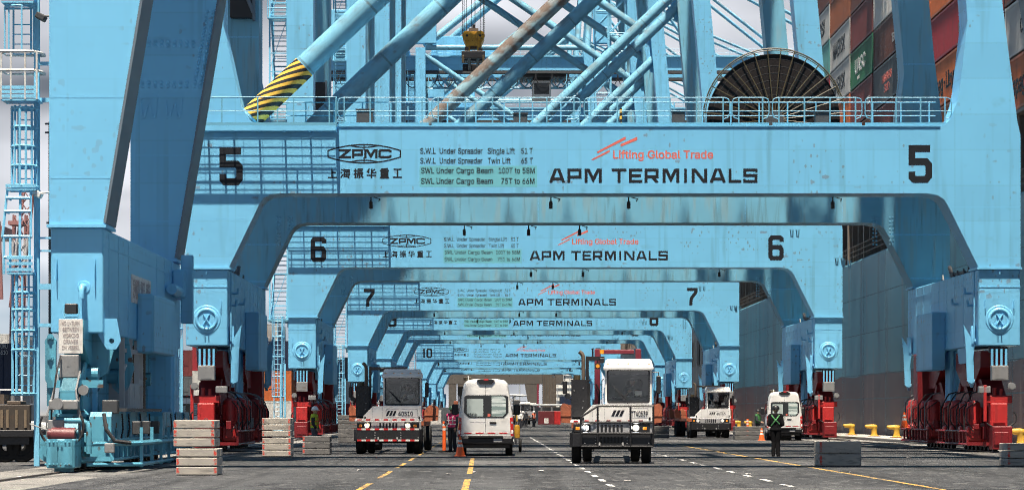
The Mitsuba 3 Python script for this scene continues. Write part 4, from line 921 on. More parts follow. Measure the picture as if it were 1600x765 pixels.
# shipping containers: one pattern, many coats of paint
def cont_mesh(L=12.19, W=2.44, H=2.6):
    """(frame, walls, door end) along y from 0, outer corner at x = 0"""
    f = MB()
    for x in (0, W - .16):
        for y in (0, L - .16): f.box(x, x + .16, y, y + .16, 0, H)
        for z in (0, H - .14): f.box(x + .01, x + .13, .16, L - .16, z + .005, z + .13)
    for y in (.01, L - .13):
        for z in (0, H - .14): f.box(.16, W - .16, y, y + .12, z + .005, z + .13)
    for x in (-.01, W - .17):
        for y in (-.01, L - .17):
            for z in (-.01, H - .11): f.box(x, x + .18, y, y + .18, z, z + .12)
    n = 42; ys = []; xs = []
    for i in range(n):
        y = .16 + (L - .32) * i / n; d = (L - .32) / n
        ys += [y, y + d * .3, y + d * .5, y + d * .8]; xs += [.035, .035, .07, .07]
    ys.append(L - .16); xs.append(.035)
    w = MB()
    for side in (0, 1):
        v, fc = [], []
        for x, y in zip(xs, ys):
            xx = x if side == 0 else W - x
            v += [(xx, y, .13), (xx, y, H - .13)]
        for i in range(len(xs) - 1):
            a = 2 * i; q = [(a, a + 1, a + 3), (a, a + 3, a + 2)]
            fc += q if side == 0 else [t[::-1] for t in q]
        w.add(trimesh.Trimesh(v, fc, process=False))
    w.box(.1, W - .1, .1, L - .1, .1, .14).box(.08, W - .08, .08, L - .08, H - .07, H - .03).box(.14, W - .14, L - .1, L - .06, .12, H - .12)
    d = MB().box(.14, W / 2 - .01, .05, .09, .13, H - .13).box(W / 2 + .01, W - .14, .05, .09, .13, H - .13)
    for x in (.45, .95, W - .95, W - .45): d.cyl((x, .02, .1), (x, .02, H - .1), .025, 6)
    for x in (.7, W - .7): d.box(x - .28, x + .28, .0, .03, 1.05, 1.12)
    return f.mesh(), w.mesh(), d.mesh()
CF, CW, CDo = cont_mesh()
CM = {}
def cont_paint(nm, rgb, rust=.5):
    def fn(p, n, uv):
        c = mix(rgb, tuple(.75 * q for q in rgb), fbm(p.x * .8 + p.z * .3, p.y * .4, p.z * .9, 3))
        s = smoothstep(.60, .80, fbm(p.y * 1.6 + p.x, p.x * 1.3, p.z * .22, 4))
        return mix(c, (.10, .045, .025), s * rust)
    mat('container_' + nm, proc(fn), .5, .4)
    CM[nm] = [mikit.ply(m, 'container_' + nm) for m in (CF, CW, CDo)]
for nm, rgb, ru in (('orange', (.50, .13, .04), .5), ('red', (.30, .03, .04), .35), ('maroon', (.15, .038, .038), .5), ('brown', (.11, .045, .035), .5), ('grey', (.42, .43, .42), .45), ('green', (.03, .15, .075), .3),
                    ('teal', (.10, .30, .29), .3), ('slate', (.10, .115, .125), .4), ('white', (.58, .58, .55), .7), ('navy', (.018, .03, .065), .2), ('blue', (.05, .12, .28), .3), ('rust', (.27, .09, .04), .7)):
    cont_paint(nm, rgb, ru)
def side_word(text, X, ya, yb, z0, cap, bold=True, up=False):
    """on a container's long side facing -x; reads from far (ya) to near (yb)"""
    m = meshkit.text_mesh(text, cap, .02, bold); q = m.vertices.copy(); u0, u1 = q[:, 0].min(), q[:, 0].max()
    m.vertices = np.stack([X - q[:, 2] + .01, ya + (q[:, 0] - u0) * (yb - ya) / (u1 - u0), z0 + q[:, 1]], 1); m.invert() if False else None
    return m
def container(colour, x, y, z, label, words=(), group=None, rz=0, plate=None):
    k = name('shipping_container'); tw = T().translate([x, y, z]).rotate([0, 0, 1], rz)
    for rel, d in zip(('frame', 'side_wall', 'door_end'), CM[colour]): scene[f'{k}__{rel}'] = {**d, 'to_world': tw}
    for t, a, b, zz, cap, m in words:
        put(f'{k}__lettering', side_word(t, x + .03, y + a, y + b, z + zz, cap), m)
    if plate:
        for zz in plate: put(f'{k}__end_plate', MB().box(x + .05, x + .1, y + .2, y + .5, z + zz, z + zz + .5).box(x + .18, x + .5, y - .012, y, z + zz, z + zz + .5), 'yellow_paint')
    lab(k, label, 'shipping container', group)
    return k
ZL = lambda i: 16.25 + 2.7 * i
BAY = [137.2, 150.0, 163.3, 175.9, 188.5, 201.3, 214.1, 226.9, 239.7, 252.5, 265.3, 278.1, 291, 304, 317]
CXX = HX + .22
words = {'M': [('MAERSK', 10.6, 3.0, .75, 1.1, 'lettering_black')], 'H': [('Hapag-Lloyd', 11.0, 2.0, .8, .9, 'lettering_black')], 'U': [('UASC', 9.8, 4.0, .9, .95, 'sign_white'), ('uasc', 8.4, 7.2, .4, .28, 'sign_white')],
         'S': [('HAMBURG', 8.0, 3.2, 1.35, .5, 'coral_paint'), ('SUD', 7.0, 4.4, .65, .5, 'coral_paint')], 'L': [('ONE LINE', 8.0, 1.5, .9, .8, 'lettering_black')], 'T': [('TEX', 3.2, 1.6, .8, .5, 'sign_white')]}
STACK = [  # bay, level, colour, lettering, label
    (0, 0, 'orange', 'H', 'orange container with black lettering at the right edge of the picture, below a grey one'), (0, 1, 'grey', 'L', 'stained grey container at the right edge, just above an orange one'), (0, 2, 'brown', '', 'dark brown container on top of the grey one at the right edge'),
    (1, 1, 'maroon', '', 'maroon container just behind the right leg of crane 5, lower one'), (1, 2, 'maroon', '', 'maroon container just behind the right leg of crane 5, middle one'), (1, 3, 'maroon', '', 'maroon container just behind the right leg of crane 5, upper one'), (1, 0, 'brown', '', 'brown container low behind the right leg of crane 5'),
    (2, 0, 'rust', '', 'rust red container below the orange lettered one between the two legs of crane 5'), (2, 1, 'orange', 'H', 'orange container with black lettering under a crimson one'), (2, 2, 'red', '', 'crimson container between two orange ones'), (2, 3, 'orange', '', 'orange container above the crimson one'),
    (3, 0, 'brown', '', 'brown container behind the shaded rear leg, bottom tier'), (3, 1, 'slate', '', 'slate container behind the shaded rear leg, second tier'), (3, 2, 'grey', '', 'grey container behind the shaded rear leg, third tier'), (3, 3, 'maroon', '', 'maroon container behind the shaded rear leg, fourth tier'), (3, 4, 'blue', '', 'blue container behind the shaded rear leg, top tier'),
    (4, 0, 'brown', '', 'brown container at the foot of the stack with the dark grey red lettered one'), (4, 1, 'maroon', '', 'maroon container just below the dark grey red lettered one'), (4, 2, 'slate', 'S', 'dark grey container with faded red lettering'), (4, 3, 'brown', 'T', 'dark brown container above the dark grey red lettered one'), (4, 4, 'white', '', 'rust streaked white container above a dark brown one'), (4, 5, 'slate', '', 'slate container on top of the rust streaked white one'),
    (5, 0, 'slate', '', 'slate container two tiers below the green one'), (5, 1, 'rust', '', 'rust coloured container low in the stack of the green one'), (5, 2, 'maroon', 'T', 'maroon container with small white letters under the green one'), (5, 3, 'green', 'U', 'green container with white lettering'), (5, 4, 'maroon', '', 'maroon container standing on the green one'), (5, 5, 'brown', '', 'dark brown container two tiers above the green one'),
    (6, 1, 'brown', '', 'brown container below the pair of grey lettered ones'), (6, 2, 'orange', '', 'orange container just under the pair of grey lettered ones'), (6, 3, 'grey', 'M', 'lower of two grey containers with black lettering in one stack'), (6, 4, 'grey', 'M', 'upper of two grey containers with black lettering in one stack'), (6, 5, 'rust', '', 'rusty orange container on top of the two grey lettered ones'), (6, 0, 'maroon', '', 'maroon container at the foot of the grey lettered stack'),
    (7, 2, 'maroon', '', 'maroon container two below the teal one'), (7, 3, 'red', '', 'red container just below the teal one'), (7, 4, 'teal', '', 'teal container under a grey lettered one'), (7, 5, 'grey', 'M', 'grey lettered container on the teal one beside the crane leg'), (7, 6, 'brown', '', 'dark container on top of the grey one beside the crane leg'), (7, 1, 'brown', '', 'brown container in the stack of the teal one'), (7, 0, 'slate', '', 'slate container at the foot of the teal stack'),
]
for b, l, c, wd, lb in STACK:
    container(c, CXX, BAY[b], ZL(l), lb, words.get(wd, ()), plate=(.5, 1.5) if wd == 'M' else None)
tier = ('bottom', 'second', 'third', 'fourth', 'fifth')
for b, cs in ((8, ('slate', 'maroon', 'orange', 'blue', 'rust')), (9, ('brown', 'rust', 'grey', 'maroon')), (10, ('orange', 'slate', 'brown', 'blue')), (11, ('maroon', 'rust')), (12, ('rust', 'slate')), (13, ('orange', 'brown'))):
    for l, c in enumerate(cs):
        container(c, CXX, BAY[b], ZL(l), f'{c} container, {tier[l]} tier of the {("first", "second", "third", "fourth", "fifth", "sixth")[b - 8]} ship stack behind crane 6 legs')
for i, (y, l) in enumerate(((356, 0), (356, 1), (369, 0), (369, 1), (382, 0), (382, 1), (382, 2), (395, 0), (395, 1), (395, 2))):
    container(('orange', 'maroon', 'slate', 'rust', 'brown', 'orange', 'blue', 'brown', 'maroon', 'slate')[i], HX + 1.2, y, 16.2 + 2.7 * l, f'{("orange", "maroon", "slate", "rust", "brown", "orange", "blue", "brown", "maroon", "slate")[i]} container, {tier[l]} tier of the {("first", "second", "third", "fourth")[(y - 356) // 13]} stack on the farther dark ship')

for i, y in enumerate((520, 533, 546, 559, 572, 585, 598, 611)):
    for l in range(2):
        c = ('maroon', 'brown', 'white', 'rust', 'slate', 'orange', 'grey', 'brown', 'rust', 'maroon', 'navy', 'white', 'brown', 'slate', 'rust', 'maroon')[2 * i + l]
        container(c, HX + 1.2, y, 13.6 + 2.7 * l, f'{c} container, {("lower", "upper")[l]} of the {("first", "second", "third", "fourth", "fifth", "sixth", "seventh", "eighth")[i]} pair far along the dark ship')
# ------------------------------------------------------------------ spreader with yellow headblock hanging under crane 8
k = name('cargo_spreader'); sd = 314.0
hx, hz0 = XZ(740, 105, sd); w = 1.15
put(k + '__spreader_frame', MB().box(hx - 1.2, hx + 1.2, sd - 6, sd - 5.6, hz0 + .2, hz0 + .95, .05).box(hx - 1.2, hx + 1.2, sd + 5.6, sd + 6, hz0 + .2, hz0 + .95, .05).box(hx - .6, hx - .3, sd - 5.8, sd + 5.8, hz0 + .25, hz0 + .8).box(hx + .3, hx + .6, sd - 5.8, sd + 5.8, hz0 + .25, hz0 + .8)
    .box(hx - 1.1, hx + 1.1, sd - 1.2, sd + 1.2, hz0 + .5, hz0 + 1.2, .05), 'black_paint')
for sx in (-1, 1):
    put(k + '__flipper', MB().box(hx + sx * 1.05 - .12, hx + sx * 1.05 + .12, sd - 6.15, sd - 5.95, hz0 - .3, hz0 + .5, .03), 'mustard')
put(k + '__headblock', MB().prism(Polygon([(hx - 1.1, hz0 + 2.9), (hx - .75, hz0 + 3.5), (hx + .75, hz0 + 3.5), (hx + 1.1, hz0 + 2.9), (hx + .8, hz0 + 2.2), (hx + .8, hz0 + 1.4), (hx + .4, hz0 + 1.2), (hx + .35, hz0 + 2.0), (hx - .35, hz0 + 2.0), (hx - .4, hz0 + 1.2), (hx - .8, hz0 + 1.4), (hx - .8, hz0 + 2.2)]), sd - 1.6, sd + 1.6), 'headblock_yellow')
for sx in (-1, 1):
    put(k + '__sheave', MB().cyl((hx + sx * .68, sd - 1.75, hz0 + 3.05), (hx + sx * .68, sd - 1.55, hz0 + 3.05), .5, 24), 'headblock_yellow', 30)
    put(k + '__sheave__pin', MB().cyl((hx + sx * .68, sd - 1.82, hz0 + 3.05), (hx + sx * .68, sd - 1.7, hz0 + 3.05), .12, 12), 'black_paint', 30)
put(k + '__cable_basket', MB().box(hx - .5, hx + .5, sd - 1.0, sd + 1.0, hz0 + 3.5, hz0 + 3.9).box(hx - .15, hx + .15, sd - .2, sd + .2, hz0 + 3.9, hz0 + 4.4), 'drum_brown')
put(k + '__clutter', MB().box(hx - .9, hx - .5, sd - 1.7, sd - 1.3, hz0 + 1.2, hz0 + 1.9).box(hx + .5, hx + .95, sd - 1.7, sd - 1.3, hz0 + 1.2, hz0 + 1.8).box(hx - .2, hx + .2, sd - 1.5, sd - 1.2, hz0 + 1.2, hz0 + 1.5), 'drum_brown')
for x, y in ((-1.15, -1.4), (-.75, -1.4), (.75, -1.4), (1.1, -1.4), (-1.0, 1.4), (-.2, 0), (.15, 0), (1.0, 1.4)):
    put(k + '__hoist_rope', sweep([(hx + x, sd + y, hz0 + 3.2), (hx + x, sd + y, 56)], .035, 5), 'cable_black')
lab(k, 'yellow headblock with a black cargo spreader hanging on ropes', 'spreader')
mat('headblock_yellow', steel((.55, .28, .02), (.12, .07, .03), (.10, .04, .02), 1.6), .5)

# ------------------------------------------------------------------ terminal tractors
TS = 52.0
def tr(px, py): return ((px - 955) / TS, EYE + (VY - py) / TS)
mat('windscreen', (.020, .024, .03), .04, .7)
mat('headlight_lit', (.9, .9, .85), .2)
scene['lamp_glow'] = {'type': 'diffuse', 'reflectance': {'type': 'rgb', 'value': [.8, .8, .8]}}
mat('interior_grey', (.035, .035, .038), .8)
mat('skin', (.42, .25, .17), .6); mat('navy_cloth', (.02, .022, .03), .9)
def wheel(x, y, r, w, n=28):
    prof = [(.12, -w / 2 + .04), (r * .55, -w / 2 + .03), (r * .62, -w / 2), (r * .92, -w / 2), (r, -w / 2 + .05), (r, w / 2 - .05), (r * .92, w / 2), (r * .62, w / 2), (r * .55, w / 2 - .03), (.12, w / 2 - .04)]
    m = lathe(prof, n); m.apply_transform(trimesh.transformations.rotation_matrix(math.pi / 2, (0, 1, 0)))
    return move(m, x, y, r)
def rim(x, y, r, w):
    m = lathe([(0, -w * .3), (r * .2, -w * .3), (r * .25, -w * .12), (r * .5, -w * .2), (r * .57, -w * .42), (r * .57, w * .42), (r * .5, w * .2), (r * .2, w * .3), (0, w * .3)], 20)
    m.apply_transform(trimesh.transformations.rotation_matrix(math.pi / 2, (0, 1, 0))); return move(m, x, y, r)
def tractor(number, guard, strips, lit, visor='vehicle_white', dot='vehicle_white', prefix=''):
    P = Proto(); W = dot
    # hood: front outline drawn in (x, z), running back to the cab
    hood = [tr(908, 658), tr(908, 650), tr(926, 632), tr(945, 631), tr(1019, 631), tr(1019, 658)]
    P.put('hood', prism(Polygon(hood).buffer(-.03).buffer(.03), .04, .55), W, 20)
    P.put('fender', MB().box(tr(891, 0)[0], tr(908, 0)[0], .1, 1.5, 1.22, 1.32, .03).box(tr(891, 0)[0], tr(1021, 0)[0], .06, 1.9, 1.22, 1.27, .01), W)
    P.put('fender', MB().box(tr(1008, 0)[0], tr(1021, 0)[0], .1, 1.9, 1.24, 1.33, .03), W)
    # cab shell with openings
    x0, x1 = tr(945, 0)[0], tr(1019, 0)[0]; zb, zt = 1.78, 2.86; yf, yb = .42, 1.95
    cab = MB().box(x0, x0 + .09, yf + .06, yf + .18, zb, zt, .02).box(x1 - .09, x1, yf + .06, yf + .18, zb, zt, .02)
    cab.box(x0, x1, yf + .02, yf + .16, 1.3, zb + .05, .03).box(x0, x0 + .05, yf + .16, yb, 1.25, zb + .12, .01).box(x1 - .05, x1, yf + .16, yb, 1.25, zb + .12, .01)
    cab.box(x0, x0 + .06, yb - .12, yb, 1.25, zt).box(x1 - .06, x1, yb - .12, yb, 1.25, zt).box(x0, x1, yb - .06, yb, 1.25, 2.0).box(x0, x1, yb - .06, yb, 2.7, zt)
    cab.box(x0, x0 + .05, yf + .1, yb, zt - .12, zt).box(x1 - .05, x1, yf + .1, yb, zt - .12, zt).box(x0, x1, yf + .02, yf + .14, zt - .06, zt)
    P.put('cab', cab, W)
    roof = hull([(x0 - .02, yf - .02, zt), (x1 + .02, yf - .02, zt), (x0 - .02, yb + .03, zt), (x1 + .02, yb + .03, zt), (x0 - .02, yf - .02, zt + .1), (x1 + .02, yf - .02, zt + .1), (x0 - .02, yb + .03, zt + .1), (x1 + .02, yb + .03, zt + .1),
                 (x0 + .07, yf + .1, zt + .29), (x1 - .07, yf + .1, zt + .29), (x0 + .07, yb - .06, zt + .29), (x1 - .07, yb - .06, zt + .29), (x0 + .02, yf + .04, zt + .24), (x1 - .02, yf + .04, zt + .24)])
    P.put('roof', MB().add(roof).box(x0 - .05, x1 + .05, yf - .09, yf + .05, zt - .04, zt + .06, .02), visor)
    # windscreen with rounded rubber seal, dark glass; what is behind it
    g = sbox(x0 + .10, zb + .08, x1 - .10, zt - .05).buffer(-.06).buffer(.06)
    P.put('windscreen', prism(g, yf + .055, yf + .062), 'window_glass')
    P.put('windscreen__seal', prism(g.buffer(.035).difference(g.buffer(-.012)), yf + .02, yf + .07), 'black_paint')
    P.put('side_window', MB().box(x1 - .035, x1 - .03, yf + .2, yb - .14, zb + .14, zt - .12).box(x0 + .03, x0 + .035, yf + .2, yb - .14, zb + .14, zt - .12), 'dark_glass')
    P.put('back_window', MB().box(x0 + .06, x1 - .06, yb - .03, yb - .025, 2.0, 2.7), 'dark_glass')
    P.put('dashboard', hull([(x0 + .1, yf + .18, zb + .0), (x1 - .1, yf + .18, zb + .0), (x0 + .1, yf + .55, zb), (x1 - .1, yf + .55, zb), (x0 + .1, yf + .3, zb + .16), (x1 - .1, yf + .3, zb + .16), (x0 + .4, yf + .5, zb + .22), (x1 - .1, yf + .5, zb + .24)]), 'interior_grey')
    P.put('driver_seat', MB().box(.45, .95, 1.45, 1.6, 1.5, 2.55, .06).box(.45, .95, 1.0, 1.5, 1.45, 1.6, .05), 'interior_grey')
    st = MB(); st.tube([(.72 + .19 * math.cos(a), .98 + .06 * math.sin(a), 2.12 + .13 * math.sin(a)) for a in np.linspace(0, 2 * math.pi, 20, endpoint=False)], .016, 6, True); st.tube([(.72, .98, 2.12), (.72, .8, 1.9)], .025, 6)
    P.put('steering_wheel', st, 'black_paint')
    P.put('paper_sheet', MB().box(tr(992, 0)[0], tr(1003, 0)[0], yf + .16, yf + .17, tr(0, 617)[1], tr(0, 610)[1]), 'sign_white')
    # small body fittings: seams, grab rails, marker lamps, catches
    P.put('panel_seam', MB().box(tr(945, 0)[0] - .006, tr(945, 0)[0] + .006, .03, .06, 1.28, 1.76).box(tr(926, 0)[0] - .005, tr(926, 0)[0] + .005, .03, .06, 1.28, 1.74).box(tr(948, 0)[0], tr(1016, 0)[0], .412, .44, 1.80, 1.812).box(tr(946, 0)[0], tr(1018, 0)[0], .395, .42, 2.855, 2.866), 'vehicle_grey')
    for px in (950, 966, 982, 998, 1014): P.put('marker_lamp', MB().box(tr(px, 0)[0] - .035, tr(px, 0)[0] + .035, yf - .01, yf + .06, zt + .12, zt + .155, .008), 'amber_lens')
    P.put('grab_rail', MB().tube([(x0 - .03, yf + .3, 1.75), (x0 - .09, yf + .3, 1.8), (x0 - .09, yf + .3, 2.5), (x0 - .03, yf + .3, 2.55)], .016, 6), 'black_paint')
    for px in (911, 1015): P.put('hood_catch', MB().box(tr(px, 0)[0] - .03, tr(px, 0)[0] + .03, .0, .05, 1.30, 1.40, .008), 'black_paint')
    P.put('tow_hook', MB().tube([(-.35, -.09, .62), (-.35, -.17, .62), (-.35, -.19, .56), (-.35, -.13, .52)], .025, 6).tube([(.35, -.09, .62), (.35, -.17, .62), (.35, -.19, .56), (.35, -.13, .52)], .025, 6), 'grey_steel')
    # wiper
    a, b = tr(981, 630), tr(957, 602)
    P.put('wiper', MB().tube([(a[0], yf - .01, a[1]), ((a[0] + b[0]) / 2, yf - .02, (a[1] + b[1]) / 2), (b[0], yf + .03, b[1])], .018, 6).tube([(a[0] - .04, yf + .01, a[1] + .12), (b[0] + .06, yf + .03, b[1] - .05)], .022, 6), 'black_paint')
    # grille, lamps, bumper
    gx0, gx1 = tr(909, 0)[0], tr(1019, 0)[0]
    P.put('front_panel', MB().box(gx0, gx1, .02, .2, tr(0, 677)[1], tr(0, 660)[1], .02), 'vehicle_grey')
    slots = MB()
    for i in range(6):
        xx = tr(938.5 + 6.2 * i, 0)[0]; slots.box(xx, xx + .07, .005, .03, tr(0, 674.5)[1], tr(0, 663)[1], .01)
    P.put('grille', slots, 'black_paint')
    for px, am in ((915, 902.5), (993.5, 1007.5)):
        cx, cz = tr(px, 668); ax, az = tr(am, 669)
        P.put('headlight', MB().cyl((cx, -.02, cz), (cx, .03, cz), .105, 24), 'headlight_lit' if lit else 'lamp_glass', 30)
        P.put('headlight__bezel', MB().box(min(cx, ax) - .13, max(cx, ax) + .15, .0, .03, cz - .13, cz + .13, .03), 'black_paint')
        if lit:
            for dx in (-.035, .035):
                key = P.put('headlight__bulb', MB().cyl((cx + dx, -.035, cz + .01), (cx + dx, -.022, cz + .01), .04, 14), 'lamp_glow')
                P.parts[-1][1]['emitter'] = {'type': 'area', 'radiance': {'type': 'rgb', 'value': lit}}
        P.put('turn_signal', MB().box(ax - .06, ax + .06, -.015, .01, az - .05, az + .05, .02), 'amber_lens')
    bx0, bx1 = tr(890, 0)[0], tr(1021, 0)[0]
    bump = MB().add(hull([(bx0, .03, .5), (bx1, .03, .5), (bx0, .03, .93), (bx1, .03, .93), (bx0 + .1, -.08, .52), (bx1 - .1, -.08, .52), (bx0 + .1, -.08, .92), (bx1 - .1, -.08, .92), (bx0, .4, .5), (bx1, .4, .5), (bx0, .4, .93), (bx1, .4, .93)]))
    P.put('bumper', bump, 'black_paint')
    P.put('bumper__bolt', bolts([tr(px, py) for px in (930.5, 980) for py in (683, 687.5, 692.5)] + [tr(914, 692), tr(1013.5, 692)], -.08, .022, .02), 'grey_steel')
    sl = MB()
    for i in range(7):
        xx = tr(938 + 5.4 * i, 0)[0]; sl.box(xx, xx + .05, -.088, -.07, tr(0, 693)[1], tr(0, 681)[1])
    P.put('bumper__slot', sl, 'rubber')
    for z, on in ((tr(0, 657.5)[1], strips > 0), (.93, strips > 1), (.52, strips > 1)):
        if not on: continue
        n = 14
        for i in range(n):
            xa = bx0 + .12 + (bx1 - bx0 - .24) * i / n; xb = bx0 + .12 + (bx1 - bx0 - .24) * (i + .8 if strips == 1 else i + 1) / n
            if strips == 1 and i % 2: continue
            yy = .03 if strips == 1 else -.09
            P.put('reflective_strip', MB().box(xa, xb, yy - .012, yy + .02, z - .03, z + .03), 'red_lens' if i % 2 == 0 else 'sign_white')
    # plate and mark on the hood front
    ml = MB()
    for i in range(3):
        ax = 955 + 6.2 * i if guard else 951 + 6.2 * i
        ml.add(prism([tr(ax, 650), tr(ax + 4.2, 650), tr(ax + 8.4, 640.5), tr(ax + 4.2, 640.5)], .025, .05))
    P.put('hood_emblem', ml, 'lettering_black')
    pa, pb = (986, 1012) if guard else (975, 1003)
    P.put('number_panel', MB().prism(sbox(tr(952, 0)[0] if not guard else tr(984.5, 0)[0], tr(0, 652.5)[1], tr(1012.5, 0)[0], tr(0, 637.5)[1]).buffer(-.02).buffer(.02).exterior.buffer(.008), .028, .05), 'vehicle_grey')
    P.put('fleet_number', word(number, tr(pa, 0)[0], tr(pb, 0)[0], tr(0, 650)[1], .155, y=.035, bold=True), 'lettering_black')
    if guard:
        gq = MB(); y = -.16
        A, Bq, C, D, E = tr(908, 651), tr(934, 634), tr(1020.5, 634), tr(1020.5, 697), tr(908, 697)
        t = lambda *p: gq.tube([(q[0], y, q[1]) for q in p], .032, 8)
        t(A, Bq, C, D); t(A, E); t(E, D); t(tr(908, 676.5), tr(1020.5, 676.5)); t(Bq, tr(934, 697)); t(tr(985, 634), tr(985, 697)); t(tr(908, 659.5), tr(1020.5, 659.5))
        for px in (934, 985, 1020.5): gq.tube([(tr(px, 0)[0], y, .75), (tr(px, 0)[0], .0, .75)], .025, 6)
        P.put('brush_guard', gq, 'black_paint', 40)
    # air cleaner housing, exhaust, mirrors, lamps
    ex0, ex1 = tr(892, 0)[0], tr(922, 0)[0]
    P.put('engine_side_housing', MB().add(hull([(ex0, .7, 1.4), (ex0, .7, 2.5), (ex1 - .1, .7, 2.5), (ex1, .75, 2.4), (ex1, .75, 1.6), (ex1 - .1, .7, 1.4), (ex0, 1.9, 1.3), (ex0, 1.9, 2.5), (ex1 - .1, 1.9, 2.5), (ex1 - .1, 1.9, 1.3)])).box(ex0 - .02, ex1, .9, 1.9, 2.49, 2.53), 'black_paint')
    P.put('engine_side_housing__bolt', bolts([tr(911, 606), tr(911, 626), tr(910, 637), tr(897, 610)], .7, .02, .02), 'grey_steel')
    e = MB(); exx, _ = tr(911, 0)
    e.tube([(exx, 1.1, 2.45), (exx, 1.1, tr(0, 560)[1]), (exx - .01, 1.1, tr(0, 555)[1]), (exx - .05, 1.1, tr(0, 551)[1]), (exx - .13, 1.1, tr(0, 548)[1])], .062, 12)
    P.put('exhaust_pipe', e, 'drum_brown', 40)
    P.put('filler_cap', MB().cyl((tr(901, 0)[0], 1.2, 2.5), (tr(901, 0)[0], 1.2, 2.68), .11, 16), 'mustard', 30)
    m = MB().box(tr(878.5, 0)[0], tr(885.5, 0)[0], .55, .68, tr(0, 615)[1], tr(0, 594)[1], .03).cyl((tr(886.5, 0)[0], .6, tr(0, 618)[1]), (tr(886.5, 0)[0], .66, tr(0, 618)[1]), .09, 18).tube([(tr(882, 0)[0], .62, tr(0, 594)[1]), (tr(882, 0)[0], .62, tr(0, 585)[1])], .015, 6).tube([(tr(884, 0)[0], .65, 2.0), (ex0 + .05, .8, 1.9)], .02, 6)
    P.put('mirror', m, 'black_paint')
    m = MB().box(1.36, 1.5, .55, .68, 2.1, 2.65, .03).tube([(1.2, .6, 2.75), (1.43, .6, 2.75), (1.43, .6, 2.65)], .015, 6)
    P.put('mirror', m, 'black_paint')
    f = MB(); zz = tr(0, 558)[1]; fx = tr(917, 0)[0]
    f.box(fx - .045, fx + .045, 2.05, 2.15, 1.2, zz + .07).box(fx - .045, tr(944, 0)[0] if guard else tr(990, 0)[0], 2.05, 2.15, zz - .06, zz + .06).box(tr(936, 0)[0], tr(944.5, 0)[0], 1.98, 2.1, zz - .14, zz + .02, .02)
    P.put('lamp_bracket', f, 'black_paint')
    if guard:
        bx, bz = tr(940, 547.5)
        P.put('beacon', MB().cyl((bx, 2.05, bz - .06), (bx, 2.05, bz + .07), .065, 16), 'amber_lens', 30)
        ax, az = tr(933.4, 570)
        P.put('work_lamp', MB().cyl((ax, 1.95, az), (ax, 2.0, az), .1, 18).tube([(ax, 2.0, az), (ax, 2.1, az), (ax, 2.1, zz)], .015, 6), 'black_paint', 30)
        P.put('work_lamp__lens', MB().cyl((ax, 1.93, az), (ax, 1.951, az), .06, 16), 'amber_lens', 30)
    # chassis, axles, wheels, fifth wheel
    P.put('chassis', MB().box(-.55, -.4, .2, 4.6, .72, .98).box(.4, .55, .2, 4.6, .72, .98).box(-.55, .55, .3, .5, .55, .85).cyl((-1.0, .95, .5), (1.0, .95, .5), .08).cyl((-.9, 3.5, .5), (.9, 3.5, .5), .11).box(-.35, .35, .6, 1.8, .5, 1.2, .05).box(-.6, .6, 3.1, 3.9, .98, 1.15, .05), 'dark_steel')
    for sx in (-1, 1):
        P.put('front_wheel', wheel(sx * 1.06, .95, .5, .28), 'rubber', 30); P.put('front_wheel__rim', rim(sx * 1.06, .95, .5, .28), 'vehicle_grey', 30)
        for q in (.74, 1.07):
            P.put('rear_wheel', wheel(sx * q, 3.5, .5, .27), 'rubber', 30); P.put('rear_wheel__rim', rim(sx * q, 3.5, .5, .27), 'vehicle_grey', 30)
    return P
def driver(P):
    P.parts
tk = []
for num, (px, py), kw, rz, lb in (('TT40539', (955, 724), dict(guard=True, strips=1, lit=[9, 9.5, 10]), 0, 'white terminal tractor with black brush guard and orange beacon, headlights on'),
                          ('40510', (606, 709.5), dict(guard=False, strips=2, lit=[4.5, 3.8, 1.8]), 0, 'white terminal tractor in shade with red and white striped bumper, at the yellow line'),
                          ('40535', (1110, 684.2), dict(guard=False, strips=0, lit=None), 0, 'small distant white terminal tractor near the ship, headlights off')):
    x, y, _ = ground_at(px, py); k = name('terminal_tractor'); tk.append((k, x, y))
    tractor(num, **kw).place(k, (x, y, 0), -2.3 if num.startswith('TT') else rz); lab(k, lb, 'terminal tractor', 'terminal tractors on the quay')
    labels[k].pop('group')

# yard trailers with flared corner guides
mat('guide_orange', steel((.36, .105, .05), (.12, .05, .03), (.1, .04, .02)), .6)
TRP = Proto()
TRP.put('chassis', MB().box(-.6, -.4, 0, 13, .95, 1.25).box(.4, .6, 0, 13, .95, 1.25).box(-1.22, 1.22, .2, .5, 1.0, 1.25).box(-1.22, 1.22, 12.4, 12.8, 1.0, 1.25).box(-1.22, 1.22, 6.2, 6.5, 1.0, 1.25).box(-1.25, -1.13, 0, 13, 1.05, 1.28).box(1.13, 1.25, 0, 13, 1.05, 1.28), 'guide_orange')
for y in (.25, 6.3, 12.5):
    for s in (-1, 1):
        TRP.put('corner_guide', MB().add(prism([(s * 1.28, 1.2), (s * 1.58, 1.22), (s * 1.60, 1.70), (s * 1.54, 1.82), (s * 1.46, 1.82), (s * 1.28, 1.62)], y - .35, y + .35)).box(s * 1.43 - .17, s * 1.43 + .17, y - .38, y - .34, 1.42, 1.46), 'guide_orange')
for y in (9.4, 10.7):
    TRP.put('axle', MB().cyl((-1.0, y, .5), (1.0, y, .5), .09), 'dark_steel')
    for x in (-1.2, -.86, .86, 1.2):
        TRP.put('wheel', wheel(x, y, .5, .28), 'rubber', 30)
TRP.put('landing_leg', MB().box(-.7, -.55, 2.6, 2.8, .3, 1.0).box(.55, .7, 2.6, 2.8, .3, 1.0), 'dark_steel')
